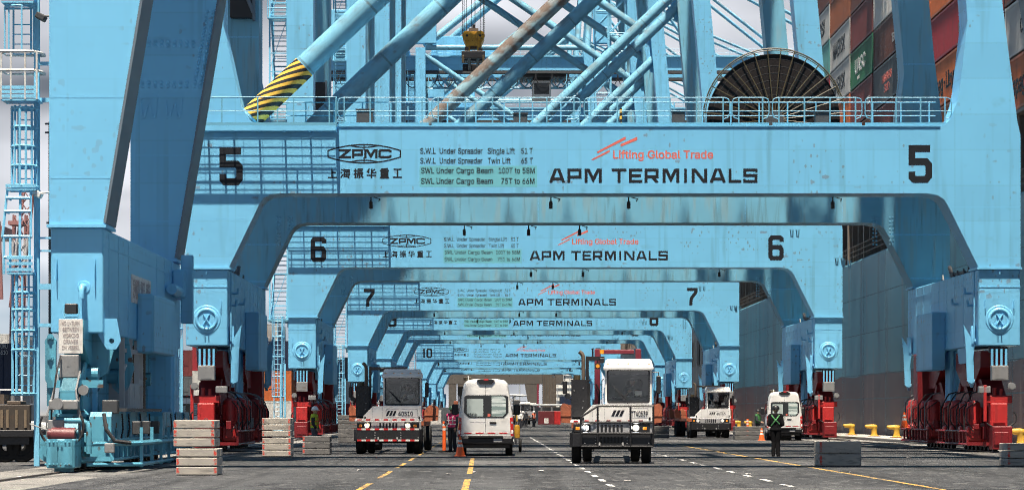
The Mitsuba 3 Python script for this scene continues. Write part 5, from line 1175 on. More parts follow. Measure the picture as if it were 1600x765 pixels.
for (px, py), dd, rz, lb in (((955, 724), 4.4, -2.3, 'orange yard trailer with corner guides behind the tractor with the brush guard'), ((606, 709.5), 3.4, 0, 'orange yard trailer behind the shaded tractor with the striped bumper'), ((1110, 684.2), 3.4, 0, 'orange yard trailer behind the distant tractor near the ship')):
    x, y, _ = ground_at(px, py); k = name('yard_trailer')
    TRP.place(k, (x + dd * math.sin(math.radians(-rz)), y + dd, 0), rz); lab(k, lb, 'trailer')

# ------------------------------------------------------------------ vans
def loft(secs):
    """secs: list of (y, ring of (x, z)) with equal point counts"""
    n = len(secs[0][1]); v = []; f = []
    for y, r in secs: v += [(x, y, z) for x, z in r]
    for a in range(len(secs) - 1):
        for i in range(n):
            j = (i + 1) % n; p, q = a * n + i, a * n + j
            f += [(p, p + n, q + n), (p, q + n, q)]
    for e, y in ((0, secs[0][0]), (len(secs) - 1, secs[-1][0])):
        c = len(v); r = secs[e][1]; v.append((sum(p[0] for p in r) / n, y, sum(p[1] for p in r) / n))
        for i in range(n):
            j = (i + 1) % n; f.append((c, e * n + i, e * n + j) if e == 0 else (c, e * n + j, e * n + i))
    m = trimesh.Trimesh(v, f, process=False); trimesh.repair.fix_normals(m); return m
def van_ring(zb, zt, w, wt, r=.16):
    zm = min(1.45, zt - .3)
    half = [(0, zt), (wt * .55, zt - .012), (wt * .85, zt - .05), (wt - .02, zt - .14), (wt + .03, zt - .28), (w - .04 if zt > 2 else w, zm), (w, max(zb + .3, 1.0)), (w, zb + .12), (w - .05, zb), (0, zb)]
    return half + [(-x, z) for x, z in half[-2:0:-1]]
mat('foil', proc(lambda p, n, uv: mix((.20, .27, .26), (.62, .68, .66), smoothstep(.35, .7, fbm(p.x * 1.6, p.y, p.z * 15, 3)))), .35, .6)
mat('window_blind', (.36, .42, .41), .6)
def van(number, clean=True):
    P = Proto(); s = 43.3; cx = 759
    def v(px, py): return ((px - cx) / s, EYE + (VY - py) / s)
    zt = 2.72; S = []
    for y, zb, z1, w, wt in ((0, .62, 2.55, .93, .70), (.03, .5, 2.66, .975, .74), (.12, .45, 2.71, .99, .765), (.6, .42, 2.74, 1.0, .78), (2.5, .42, 2.75, 1.0, .79), (4.0, .42, 2.72, 1.0, .78), (4.25, .42, 2.62, 1.0, .75), (4.95, .42, 1.62, .99, .80), (5.1, .42, 1.38, .98, .84), (5.7, .45, 1.12, .93, .8), (5.9, .55, .95, .8, .7)):
        S.append((y, van_ring(zb, z1, w, wt)))
    P.put('body', loft(S), 'vehicle_white', 35)
    # rear doors: seam, dark window band, glass, film
    P.put('door_seam', MB().box(-.008, .008, -.006, .02, .78, 2.5).box(-.9, .9, -.006, .02, .775, .785), 'black_paint')
    band = Polygon([v(726, 620), v(730, 617.5), v(789, 617.5), v(793.5, 620), v(794, 644), v(787, 652), v(733, 652), v(725.5, 644)]).buffer(-.03).buffer(.03)
    P.put('rear_window', prism(band, -.02, .02), 'dark_glass')
    P.put('rear_window__blind', prism(Polygon([v(730, 623), v(755, 623), v(755, 650), v(735, 650), v(730, 645)]), -.026, -.015), 'window_blind')
    P.put('rear_window__foil', prism(Polygon([v(768, 619), v(786, 619), v(790, 623), v(790, 645), v(785, 650), v(768, 650)]), -.026, -.015), 'foil')
    P.put('rear_window__number', word(number, v(732, 0)[0], v(745, 0)[0], v(0, 649)[1], .08, y=-.028, bold=True), 'lettering_black')
    P.put('rear_window__sticker', MB().box(v(762, 0)[0], v(766, 0)[0], -.03, -.018, v(0, 650.5)[1], v(0, 646)[1]), 'coral_paint')
    P.put('door_handle', MB().box(v(765, 0)[0], v(775.5, 0)[0], -.035, .01, v(0, 661.5)[1], v(0, 658)[1], .015), 'black_paint')
    P.put('door_mark', MB().box(v(735, 0)[0], v(760, 0)[0], -.008, .01, v(0, 660)[1], v(0, 658.8)[1]), 'vehicle_grey')
    hb = [v(745, 594.5), v(751, 593), v(767, 593), v(773, 594.5), v(768, 600.5), v(750, 600.5)]
    P.put('brake_light', prism(Polygon(hb), -.05, .1), 'black_paint')
    P.put('brake_light__lens', MB().box(v(756, 0)[0], v(763, 0)[0], -.06, .0, v(0, 595.5)[1], v(0, 592.5)[1], .01), 'red_lens')
    for sx in (-1, 1):
        P.put('tail_light', hull([(sx * .86, -.02, 1.35), (sx * .965, -.01, 1.38), (sx * .985, .1, 1.38), (sx * .87, -.03, .95), (sx * .98, -.01, .68), (sx * .995, .12, .68), (sx * .90, -.03, .68)]), 'red_lens')
        P.put('tail_light__reverse_lamp', MB().box(sx * .94 - .035, sx * .94 + .035, -.035, .0, .78, .92, .01), 'lamp_glass')
        P.put('hinge', MB().box(sx * .93 - .03, sx * .93 + .04, -.03, .03, 1.95, 2.02).box(sx * .93 - .03, sx * .93 + .04, -.03, .03, 1.15, 1.22), 'vehicle_grey')
        P.put('parking_lamp', MB().cyl((sx * .93, -.10, .56), (sx * .93, -.03, .56), .07, 16), 'lamp_glass', 30)
        P.put('mirror', MB().box(sx * 1.03, sx * 1.26, 4.5, 4.62, 1.45, 1.85, .04).box(sx * .95, sx * 1.1, 4.53, 4.6, 1.5, 1.56), 'black_paint')
        for y in (1.15, 4.85):
            P.put('wheel', wheel(sx * .84, y, .355, .24), 'rubber', 30); P.put('wheel__rim', rim(sx * .84, y, .355, .24), 'vehicle_grey', 30)
        P.put('side_window', MB().add(prism_yz(Polygon([(.35, 1.5), (1.7, 1.5), (1.7, 2.15), (.4, 2.15)]).buffer(-.05).buffer(.05), sx * .985 - .012, sx * .985 + .012)).add(prism_yz(Polygon([(1.8, 1.5), (3.2, 1.5), (3.2, 2.15), (1.8, 2.15)]).buffer(-.05).buffer(.05), sx * .985 - .012, sx * .985 + .012)).add(prism_yz(Polygon([(3.3, 1.45), (4.5, 1.45), (4.2, 2.15), (3.3, 2.15)]).buffer(-.05).buffer(.05), sx * .985 - .012, sx * .985 + .012)), 'dark_glass')
        P.put('side_moulding', MB().box(sx * .99, sx * 1.015, .4, 4.3, .72, .86, .01), 'black_paint')
    P.put('bumper', MB().add(hull([(-.97, -.12, .70), (.97, -.12, .70), (-.97, -.12, .42), (.97, -.12, .42), (-1.0, .3, .74), (1.0, .3, .74), (-1.0, .3, .40), (1.0, .3, .40), (-.9, -.16, .62), (.9, -.16, .62), (-.9, -.15, .46), (.9, -.15, .46)])), 'black_paint')
    P.put('step', MB().box(-.62, .62, -.22, -.05, .64, .72, .02), 'rubber')
    P.put('underbody', MB().box(-.85, .85, .3, 5.5, .28, .5).cyl((-.8, 1.15, .35), (.8, 1.15, .35), .07).cyl((.3, .05, .33), (.3, .6, .33), .04), 'dark_steel')
    for i in range(4):
        xa = -.78 + i * .42
        P.put('reflective_strip', MB().box(xa, xa + .28, -.014, .0, .79, .83), 'red_lens'); P.put('reflective_strip', MB().box(xa + .28, xa + .42, -.014, .0, .79, .83), 'sign_white')
    P.put('licence_plate', MB().box(.28, .58, -.17, -.14, .5, .62), 'vehicle_grey')
    P.put('roof_beacon', MB().cyl((-.72, .35, 2.68), (-.72, .35, 2.78), .07, 14).box(-.8, -.5, .6, .9, 2.68, 2.8, .02), 'mustard', 30)
    P.put('antenna', MB().cyl((-.62, .3, 2.7), (-.62, .3, 2.86), .02, 8), 'sign_white')
    return P
x, y, _ = ground_at(759, 712); k = name('van'); van('93618').place(k, (x, y, 0)); lab(k, 'white high roof van seen from behind, with foil in its rear window, between the cone and the shaded tractor', 'van'); labels[k]['label'] = 'white high roof van seen from behind, foil in one rear window, beside an orange cone'
x, y, _ = ground_at(1226, 688); k = name('van'); van('93640').place(k, (x, y, 0), -4); lab(k, 'white van near the ship, partly hidden by the worker in black', 'van')
x, y, _ = ground_at(292, 681); k = name('van'); van('93611').place(k, (x, y, 0), 0); lab(k, 'white van parked behind the blue crane gear, mostly hidden', 'van')

# ------------------------------------------------------------------ small things on the quay
def slabs(w, d, n, h, gap=.022, tape=(True, True), dark=False):
    """a block of stacked weathered slabs with red stripes near the ends"""
    P = Proto(); q = 'slab_dark_shaded' if dark else 'slab_grey'
    for i in range(n):
        z0 = i * h + .01; P.put('slab', MB().box(-w / 2, w / 2, 0, d * .62, z0, z0 + h - gap, .018).box(-w / 2, w / 2, d * .66, d, z0, z0 + h - gap, .018), q)
        for s, on in ((-1, tape[0]), (1, tape[1])):
            if on: P.put('red_stripe', MB().box(s * (w / 2 - .045) - .034, s * (w / 2 - .045) + .034, -.004, .01, z0 + .03, z0 + h - gap - .02), 'tape_red')
    for sx in (-.25, .25):
        a = np.linspace(0, math.pi, 7); zt_ = n * h - gap
        P.put('lifting_loop', MB().tube([(sx * w + .05 * math.cos(t), d * .3, zt_ + .045 * math.sin(t)) for t in a], .009, 5), 'dark_steel')
    P.put('skid', MB().box(-w / 2 + .1, w / 2 - .1, .05, d - .05, 0, .02), 'rubber')
    return P
def slab_fn(a, b):
    def fn(p, n, uv):
        c = mix(a, b, fbm(p.x * 2.2, p.y * 2, p.z * 6, 4))
        c = mix(c, tuple(.5 * q for q in b), smoothstep(.56, .75, fbm(p.x * 3.4, p.y * 3, p.z * 9 + 3, 4)) * .6)
        return c
    return proc(fn)
mat('slab_grey', slab_fn((.44, .40, .34), (.26, .25, .235)), .85, .2)
mat('slab_dark_shaded', slab_fn((.16, .155, .15), (.09, .09, .09)), .85, .2)  # darker grey slab: shade put into the colour for two blocks, others simply dark
mat('slab_white', slab_fn((.55, .54, .5), (.38, .37, .35)), .85, .2)
mat('tape_red', proc(lambda p, n, uv: mix((.50, .055, .04), (.30, .22, .19), smoothstep(.46, .62, fbm(p.x * 20, p.y * 9, p.z * 22, 3)))), .7)
def stand(P, px, py, lb, z=0.0, dx=0, rz=0, kind='weight_block', cat='block', d=None, group=None):
    x, y, _ = ground_at(px, py); y = d or y; x = (px - VX) * y / F
    k = name(kind); P.place(k, (x + dx, y, z), rz); lab(k, lb, cat, group); return k
S1 = slabs(1.0, 1.5, 3, .222)
stand(S1, 307, 742.3, 'lower block of grey slabs with red stripes in the tall pair beside the nearest crane')
stand(S1, 303, 742.3, 'upper block of grey slabs with red stripes in the tall pair beside the nearest crane', z=.69)
stand(S1, 432, 713, 'lower block of grey slabs in the pair left of the worker in yellow')
stand(S1, 431.5, 713, 'upper block of grey slabs in the pair left of the worker in yellow', z=.69)
stand(slabs(1.0, 1.4, 3, .23, tape=(True, False), dark=True), 494, 710, 'block of slabs darkened as in shade right beside the worker in yellow')
stand(slabs(1.2, 1.4, 2, .36, tape=(True, False)), 1313, 728, 'wide grey block with one red stripe standing alone before the right crane legs')
stand(slabs(1.2, 1.4, 3, .22), 1607, 728, 'grey block with red stripes cut off by the right edge of the picture')
stand(slabs(1.4, 1.4, 3, .25, tape=(False, False), dark=True), 1028, 684, 'block of slabs darkened as in shade just right of the tractor with the brush guard')
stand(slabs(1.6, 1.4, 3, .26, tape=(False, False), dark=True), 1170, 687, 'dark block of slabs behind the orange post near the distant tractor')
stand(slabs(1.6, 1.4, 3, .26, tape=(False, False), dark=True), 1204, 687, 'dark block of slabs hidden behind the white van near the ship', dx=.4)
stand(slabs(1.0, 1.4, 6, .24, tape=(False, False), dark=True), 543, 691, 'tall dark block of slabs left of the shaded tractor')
WB = slabs(2.2, 2.0, 2, .5, tape=(False, False)); 
for r_, d_ in WB.parts: d_['bsdf'] = {'type': 'ref', 'id': 'slab_white'}
stand(WB, 677, 663, 'lower white concrete block of the far pair behind the worker in pink', d=420)
stand(WB, 677, 663, 'upper white concrete block of the far pair behind the worker in pink', z=1.02, d=420)

# single-hooked yellow bollards on the kerb
BO = Proto()
bm = MB().add(lathe([(0, 0), (.27, 0), (.27, .05), (.2, .09), (.165, .2), (.16, .42), (.19, .52), (.2, .60), (.15, .68), (0, .70)], 24))
bm.add(hull([tuple(q) for q in np.vstack([trimesh.creation.icosphere(2, .15).vertices + (-.05, 0, .57), trimesh.creation.icosphere(2, .085).vertices + (-.47, 0, .60), trimesh.creation.icosphere(2, .10).vertices + (-.38, 0, .56)])]))
BO.put('casting', bm, 'bollard_yellow', 40); BO.put('base_plate', MB().box(-.34, .34, -.3, .3, -.005, .03, .01), 'bollard_rust')
mat('bollard_yellow', steel((.62, .36, .04), (.25, .14, .04), (.16, .06, .02), 1.2), .5); mat('bollard_rust', (.22, .09, .04), .8)
for i, (yy, lb) in enumerate(((127.7, 'yellow mooring bollard at the right edge of the picture beyond the crane leg'), (166.8, 'yellow mooring bollard nearest the red gear of crane 5, right one of three'), (176.6, 'middle one of three yellow mooring bollards on the kerb'), (187.5, 'left one of three yellow mooring bollards on the kerb'),
                              (261, 'distant yellow mooring bollard just right of the orange post'), (273, 'distant yellow mooring bollard just left of the orange post'))):
    k = name('mooring_bollard'); BO.place(k, (22.5, yy, .172)); lab(k, lb, 'bollard', 'yellow bollards along the quay edge')

CO = Proto()
CO.put('cone_body', lathe([(.17, .03), (.035, .68), (.035, .70), (0, .70)], 20), 'orange_plastic', 30)
CO.put('base', MB().box(-.2, .2, -.2, .2, 0, .035, .01), 'orange_plastic')
for z0, z1 in ((.33, .43), (.50, .58)):
    r0, r1 = .17 - .135 * (z0 - .03) / .65, .17 - .135 * (z1 - .03) / .65
    CO.put('reflective_band', lathe([(r0 + .003, z0), (r1 + .003, z1)], 20), 'sign_white', 30)
for px, py, z, d, lb in ((719, 712.5, 0, None, 'orange traffic cone at the rear corner of the white van in the lane'), (1190, 688, 0, None, 'orange traffic cone left of the worker in black'), (1413, 668, .875, 133.2, 'orange traffic cone perched on the red guard rail of crane 5')):
    k = stand(CO, px, py, lb, z=z, d=d, kind='traffic_cone', cat='traffic cone')
PO = Proto()
PO.put('tube', MB().cyl((0, 0, .05), (0, 0, 1.2), .07, 16), 'orange_plastic', 30)
for z in (.85, 1.02): PO.put('reflective_band', MB().cyl((0, 0, z), (0, 0, z + .09), .074, 16), 'sign_white', 30)
PO.put('base', MB().add(lathe([(0, 0), (.24, 0), (.22, .06), (0, .07)], 20)), 'rubber')
stand(PO, 694, 706, 'orange delineator post beside the worker in the pink vest', kind='delineator_post', cat='post')
stand(PO, 1168, 686, 'orange delineator post in front of the dark block near the ship', kind='delineator_post', cat='post')

# hand cart with a yellow canister beside the van
x, y, _ = ground_at(808, 706); k = name('hand_cart')
put(k + '__canister', MB().add(move(lathe([(0, .55), (.10, .55), (.11, .6), (.11, .98), (.08, 1.06), (0, 1.08)], 18), x, y, 0)), 'headblock_yellow', 40)
put(k + '__wheel', move(wheel(0, 0, .27, .12), x + .12, y, 0), 'rubber', 30)
put(k + '__frame', MB().tube([(x - .05, y, .3), (x - .05, y + .1, 1.4), (x - .05, y + .1, 2.0)], .03, 6).box(x - .14, x + .16, y - .14, y + .14, .5, .55).box(x - .16, x + .1, y + .05, y + .15, 1.75, 2.05, .03), 'dark_steel')
put(k + '__pole', MB().cyl((x - .02, y + .12, 1.2), (x - .02, y + .12, 1.85), .035, 8), 'yellow_paint')
lab(k, 'cart with a yellow canister and black wheel at the right side of the van', 'cart')

# maroon loading frame standing behind the tractor with the brush guard
fd = 150.0; k = name('loading_frame')
for px in (933.5, 997.5):
    x, zt = XZ(px, 545, fd); put(k + '__post', MB().box(x - .14, x + .14, fd, fd + .3, 0, zt, .02), 'maroon_paint'); put(k + '__foot', MB().box(x - .3, x + .3, fd - .2, fd + .5, 0.002, .06), 'maroon_paint')
xa, zb = XZ(940, 553, fd); xb, zt = XZ(991, 546, fd)
put(k + '__top_beam', MB().box(xa, xb, fd + .02, fd + .28, zb, zt, .02), 'maroon_paint')
put(k + '__cable', MB().tube([XZ(931, 600, fd)[:1] + (fd - .1,) + XZ(931, 600, fd)[1:], (XZ(937, 0, fd)[0], fd - .15, 2.6), (XZ(935, 0, fd)[0], fd - .1, 1.9)], .04, 6), 'cable_black')
mat('maroon_paint', (.20, .028, .045), .5)
lab(k, 'maroon steel frame with a cross beam behind the tractor with the brush guard', 'steel frame')

# scraps of paper and plastic blown about the lanes
rl = random.Random(5); lt = []
for px, py in ((845, 737), (742, 738), (455, 683), (700, 741), (1170, 742), (845, 729), (30, 746), (1330, 738), (980, 752), (560, 735), (1420, 716), (1465, 717)):
    x, y, _ = ground_at(px, py); s_ = .05 + .06 * rl.random()
    m = hull([(x + s_ * (rl.random() - .5) * 2.4, y + s_ * (rl.random() - .5) * 2, .008 + s_ * .5 * rl.random()) for _ in range(9)]); lt.append(m)
put('litter', trimesh.util.concatenate(lt), 'sign_white'); lab('litter', 'small pale scraps of litter scattered on the asphalt', 'litter', kind='stuff')
# ------------------------------------------------------------------ people
def bones(spec):
    """spec: list of chains [(point, radius), ...]; one smooth solid"""
    parts = []
    for ch in spec:
        for (a, ra), (b, rb) in zip(ch[:-1], ch[1:]):
            parts.append(m3.Manifold.batch_hull([m3.Manifold.sphere(ra, 14).translate(tuple(map(float, a))), m3.Manifold.sphere(rb, 14).translate(tuple(map(float, b)))]))
    return m3.Manifold.batch_boolean(parts, m3.OpType.Add)
def to_mesh(m, it=6, ln=.03):
    m = m.refine_to_length(ln).to_mesh(); t = trimesh.Trimesh(m.vert_properties[:, :3], m.tri_verts)
    if it: trimesh.smoothing.filter_taubin(t, iterations=it)
    return t
def hand(w, d, s):
    """palm, four bent fingers and a thumb, starting at the wrist w, pointing along d"""
    w, d = np.array(w, float), np.array(d, float); d /= np.linalg.norm(d)
    u = np.cross(d, (0, 1, 0)); u = u / np.linalg.norm(u) if np.linalg.norm(u) > .1 else np.array((1., 0, 0)); n = np.cross(u, d)
    ch = [[(w, .026), (w + d * .05 + u * .02, .02)], [(w, .026), (w + d * .085 - u * .028, .016)], [(w, .026), (w + d * .09 + u * .028, .016)], [(w + d * .085 - u * .028, .016), (w + d * .09 + u * .028, .016)]]
    for i, L in enumerate((.062, .072, .068, .052)):
        b = w + d * .088 + u * (.03 - .02 * i); c = b + d * L * .5 + n * .008; e = c + d * L * .4 + n * .022
        ch.append([(b, .0095), (c, .0088), (e, .0075)])
    b = w + d * .03 + u * .03 * s; ch.append([(b, .013), (b + d * .03 + u * s * .025, .011), (b + d * .058 + u * s * .03 + n * .01, .009)])
    return bones(ch)
def person(x, y, rz, label, h=1.75, vest=None, vest_band='sign_white', hat=None, shirt='navy_cloth', trousers='navy_cloth', arms=((.06, .05), (.06, .05)), stance=.10, lean=0.0, harness=False, head_turn=0):
    """stands facing -y before turning by rz; arms: for each side (elbow forward, hand forward) in metres"""
    k = name('person'); g = h / 1.75
    hip, sh = .92, 1.43; sp = np.array
    J = {}
    for s in (-1, 1):
        J['hip', s] = sp((s * .09, 0, hip)); J['knee', s] = sp((s * stance, -.02, .50)); J['ank', s] = sp((s * (stance + .005), .03, .09)); J['toe', s] = sp((s * (stance + .03), -.14, .04))
        J['sh', s] = sp((s * .19, lean * .9, sh)); ef, hf = arms[(s + 1) // 2]
        J['el', s] = sp((s * (.25 + ef * .25), .03 - ef, 1.13)); J['wr', s] = sp((s * max(.06, .25 - hf * .42), -hf, .90 + hf * .62))
    neck, head = sp((0, lean, 1.50)), sp((0, lean - .02, 1.63))
    pel = [[(sp((-.08, 0, .95)), .105), (sp((.08, 0, .95)), .105)]]
    tor = [[(sp((-.07, 0, 1.02)), .10), (sp((.07, 0, 1.02)), .10)], [(sp((-.06, 0, 1.05)), .10), (sp((-.10, lean * .7, 1.33)), .10)], [(sp((.06, 0, 1.05)), .10), (sp((.10, lean * .7, 1.33)), .10)], [(sp((-.10, lean * .7, 1.33)), .10), (sp((.10, lean * .7, 1.33)), .10)],
           [(J['sh', -1], .062), (sp((0, lean, 1.42)), .085)], [(J['sh', 1], .062), (sp((0, lean, 1.42)), .085)]]
    legs = [[(J['hip', s], .09), (J['knee', s], .06), (J['ank', s], .045)] for s in (-1, 1)]
    arm = [[(J['sh', s], .058), (J['el', s], .043), (J['wr', s], .03)] for s in (-1, 1)]
    grow = lambda chs, e: [[(p, r + e) for p, r in c] for c in chs]
    T_ = trimesh.transformations.rotation_matrix(math.radians(rz), (0, 0, 1))
    def out(rel, m, mt, sm=True):
        m = m.copy(); m.apply_scale(g); m.apply_transform(T_); m.apply_translation((x, y, 0)); put(f'{k}__{rel}', m, mt, sm)
    skull = [[(head + (0, .02, .03), .088), (head + (0, -.025, -.045), .062)], [(head + (0, -.05, -.075), .035), (head + (0, -.03, -.04), .05)], [(neck - (0, 0, .06), .06), (head - (0, -.01, .06), .052)],
             [(head + (0, -.085, .0), .012), (head + (0, -.105, -.028), .014)], [(head + (-.088, .0, -.01), .016), (head + (-.09, .01, .025), .016)], [(head + (.088, .0, -.01), .016), (head + (.09, .01, .025), .016)]]
    body = bones(pel + tor + legs + arm + skull)
    bm = to_mesh(body, 4, .03)
    bm = m3.Manifold(m3.Mesh(np.array(bm.vertices, np.float32), np.array(bm.faces, np.uint32)))
    hd = [hand(J['wr', s], J['wr', s] - J['el', s], -s) for s in (-1, 1)]
    full = m3.Manifold.batch_boolean([bm] + hd, m3.OpType.Add).to_mesh()
    out('body', trimesh.Trimesh(full.vert_properties[:, :3], full.tri_verts), 'skin')
    out('eye', trimesh.util.concatenate([move(trimesh.creation.icosphere(1, .013), *(head + (s * .033, -.083, .012))) for s in (-1, 1)]), 'lettering_black')
    out('mouth', box(-.025, .025, *(head[1] + sp((-.083, -.07))), head[2] - .062, head[2] - .054, .002), 'dark_red')
    out('trousers', to_mesh(bones(grow(pel, .022) + [[(J['hip', s], .108), (J['knee', s], .082), (J['ank', s] + (0, 0, .02), .072)] for s in (-1, 1)])), trousers)
    out('shirt', to_mesh(bones(grow(tor, .018) + [[(J['sh', s], .076), (J['el', s], .06), (J['wr', s] + (J['el', s] - J['wr', s]) * .12, .046)] for s in (-1, 1)])), shirt)
    for s in (-1, 1): out('boot', to_mesh(bones([[(J['ank', s] + (0, 0, .06), .062), (J['ank', s] + (0, .01, -.02), .062), (J['toe', s], .045)]]), 2), 'black_paint')
    if vest:
        vm = to_mesh(bones(grow(tor, .034)), 4); out('vest', vm, vest)
        for z in (1.10, 1.24):
            sl = vm.section(plane_origin=(0, 0, z), plane_normal=(0, 0, 1))
            if sl is not None:
                lp = max(sl.discrete, key=len)[:-1:2]; c = lp.mean(0); out('vest__reflective_band', sweep((lp - c) * 1.01 + c, .022, 5, True), vest_band)
        for s in (-1, 1): out('vest__reflective_band', sweep([(s * .09, lean - .125, 1.12), (s * .10, lean - .14, 1.33), (s * .11, lean - .04, 1.51), (s * .10, lean + .13, 1.33), (s * .09, lean + .125, 1.12)], .02, 5), vest_band)
    if harness:
        yb = .135
        out('harness', trimesh.util.concatenate([sweep([(-.15, yb - .03, 1.14), (0, yb + .012, 1.29), (.13, yb - .03, 1.44), (.12, 0, 1.50)], .017, 6), sweep([(.15, yb - .03, 1.08), (0, yb + .012, 1.27), (-.13, yb - .03, 1.44), (-.12, 0, 1.50)], .017, 6)]), vest_band)
    if hat:
        dome = lathe([(.132, 0), (.13, .03), (.118, .08), (.085, .125), (.04, .145), (0, .148)], 24); brim = hull([(.16 * math.cos(a), .15 * math.sin(a) - (.03 if math.sin(a) < 0 else 0), z) for a in np.linspace(0, 2 * math.pi, 24) for z in (-.006, .008)])
        out('hard_hat', trimesh.util.concatenate([move(dome, *(head + (0, .0, .035))), move(brim, *(head + (0, -.01, .035)))]), hat, 40)
    lab(k, label, 'person'); return k
mat('black_cloth', (.005, .005, .006), .95, .2); mat('vest_yellow', (.42, .55, .04), .8); mat('vest_pink', (.50, .035, .13), .8); mat('jacket_green', (.03, .13, .035), .8); mat('hat_white', (.75, .75, .73), .35); mat('hat_green', (.02, .06, .035), .4)
mat('band_green', (.11, .38, .13), .7); mat('band_orange', (.7, .2, .05), .6); mat('cloth_grey', (.10, .10, .11), .9)
x, y, _ = ground_at(492, 708.5); person(x, y - .3, 78, 'worker in a yellow safety vest and white hard hat standing by dark slabs', 1.72, 'vest_yellow', 'band_orange', 'hat_white', trousers='cloth_grey', arms=((.05, .12), (.05, .1)), stance=.08)
x, y, _ = ground_at(707, 706.3); person(x, y, -35, 'worker in a pink safety vest and dark hard hat left of the white van', 1.74, 'vest_pink', 'sign_white', 'hat_green', arms=((.1, .3), (.05, .08)))
x, y, _ = ground_at(1212, 713); person(x, y, 170, 'worker in black seen from behind with a green harness cross', 1.74, None, 'band_green', 'black_paint', arms=((.0, .28), (.0, .28)), harness=True, stance=.075, shirt='black_cloth', trousers='black_cloth')
x, y, _ = ground_at(1190, 687); person(x, y + 2.5, 60, 'worker in a dark green vest half hidden beside the van near the ship', 1.70, 'jacket_green', 'jacket_green', 'black_paint', arms=((.1, .25), (.1, .25)))
for i, (px, d, lb, v, hh) in enumerate(((812, 300, 'far worker in white clothing among the group beyond the van', 'hat_white', 'hat_white'), (822, 330, 'far worker in dark clothing in the middle of the group beyond the van', None, 'hat_white'), (834, 340, 'far worker in an orange vest beside the red container', 'orange_plastic', 'hat_white'), (817, 345, 'far worker standing behind the one in white clothing', 'cloth_grey', 'hat_white'))):
    person((px - VX) * d / F, d, 20 * i, lb, 1.75, v, 'sign_white', hh, shirt='cloth_grey' if v is None else v if i == 0 else 'navy_cloth')
# drivers behind the windscreens
def driver(tx, ty, label, shirt):
    k = name('person'); c = np.array((tx + .70, ty + 1.32, 0))
    sp = np.array
    tor = [[(sp((-.13, 0, 2.25)), .09), (sp((.13, 0, 2.25)), .09)], [(sp((0, 0, 1.72)), .14), (sp((0, 0, 2.2)), .15)]]
    ar = [[(sp((s * .2, 0, 2.25)), .055), (sp((s * .26, -.15, 2.0)), .042), (sp((s * .15, -.33, 2.12)), .03)] for s in (-1, 1)]
    hd = [[(sp((0, -.01, 2.47)), .085), (sp((0, -.035, 2.40)), .06)], [(sp((0, 0, 2.25)), .06), (sp((0, 0, 2.4)), .055)], [(sp((0, -.1, 2.44)), .013), (sp((0, -.115, 2.415)), .014)]]
    leg = [[(sp((s * .1, -.02, 1.70)), .09), (sp((s * .13, -.36, 1.66)), .07)] for s in (-1, 1)]
    bm = to_mesh(bones(tor + ar + hd + leg), 4); bm = m3.Manifold(m3.Mesh(np.array(bm.vertices, np.float32), np.array(bm.faces, np.uint32)))
    f = m3.Manifold.batch_boolean([bm] + [hand((s * .15, -.33, 2.12), (-s * .2, -.25, .2), -s) for s in (-1, 1)], m3.OpType.Add).to_mesh()
    put(k + '__body', move(trimesh.Trimesh(f.vert_properties[:, :3], f.tri_verts), *c), 'skin', True)
    put(k + '__shirt', move(to_mesh(bones([[(p, r + .018) for p, r in ch] for ch in tor] + [[(p, r + .016) for p, r in ch[:2]] for ch in ar])), *c), shirt, True)
    put(k + '__cap', move(lathe([(.1, 0), (.095, .05), (.05, .085), (0, .09)], 20), *(c + (0, -.01, 2.50))), 'navy_cloth', 40)
    lab(k, label, 'person')
driver(tk[0][1], tk[0][2], 'driver behind the windscreen of the tractor with the brush guard', 'cloth_grey')
driver(tk[1][1], tk[1][2], 'driver at the wheel of the shaded tractor with the striped bumper', 'slate_cloth')
mat('slate_cloth', (.14, .15, .19), .9)

# ------------------------------------------------------------------ container yard and traffic beyond the landside legs
yard = [(-23.9, 150, 2.4, 'navy', 90, 'dark navy container at the left edge of the picture, above a trailer', [('CNTU', .5)]),
        (-29.0, 210, 0, 'red', 0, 'red container standing on the ground behind the caged ladder', None), (-29.0, 210, 2.62, 'rust', 0, 'rust container in the stack behind the caged ladder', None), (-29.0, 210, 5.24, 'grey', 0, 'pale grey container in the stack behind the caged ladder', None), (-29.0, 210, 7.86, 'white', 0, 'white container on top of the stack behind the caged ladder', None)]
for x, y, z, c, rz, lb, tx in yard:
    k = container(c, x if rz else x, y, z, lb, rz=rz if not rz else 90)
    if tx:
        put(k + '__lettering', word('TGHU', -24.55, -24.1, 4.75, .22, y=y - .012), 'sign_white'); put(k + '__lettering', word('4510', -24.55, -24.1, 4.45, .2, y=y - .012), 'sign_white')
for px, d, cs, wh in ((322, 262, ('rust', 'white', 'red'), 'between the nearest crane and crane 5'), (414, 300, ('slate', 'navy', 'white', 'grey'), 'in the gap left of crane 6'), (433, 262, ('white', 'orange', 'navy'), 'nearest the left leg of crane 6'), (530, 338, ('red', 'white', 'slate'), 'in the gap left of crane 7'), (282, 300, ('white', 'slate', 'maroon'), 'behind the nearest crane gear'), (12, 338, ('grey', 'white', 'grey', 'white'), 'behind the red and white crane')):
    for l, c in enumerate(cs):
        container(c, (px - VX) * d / F - 1.2, d, l * 2.62, f'{c} container, {tier[l]} tier of the yard stack {wh}')
def far(px, d): return (px - VX) * d / F
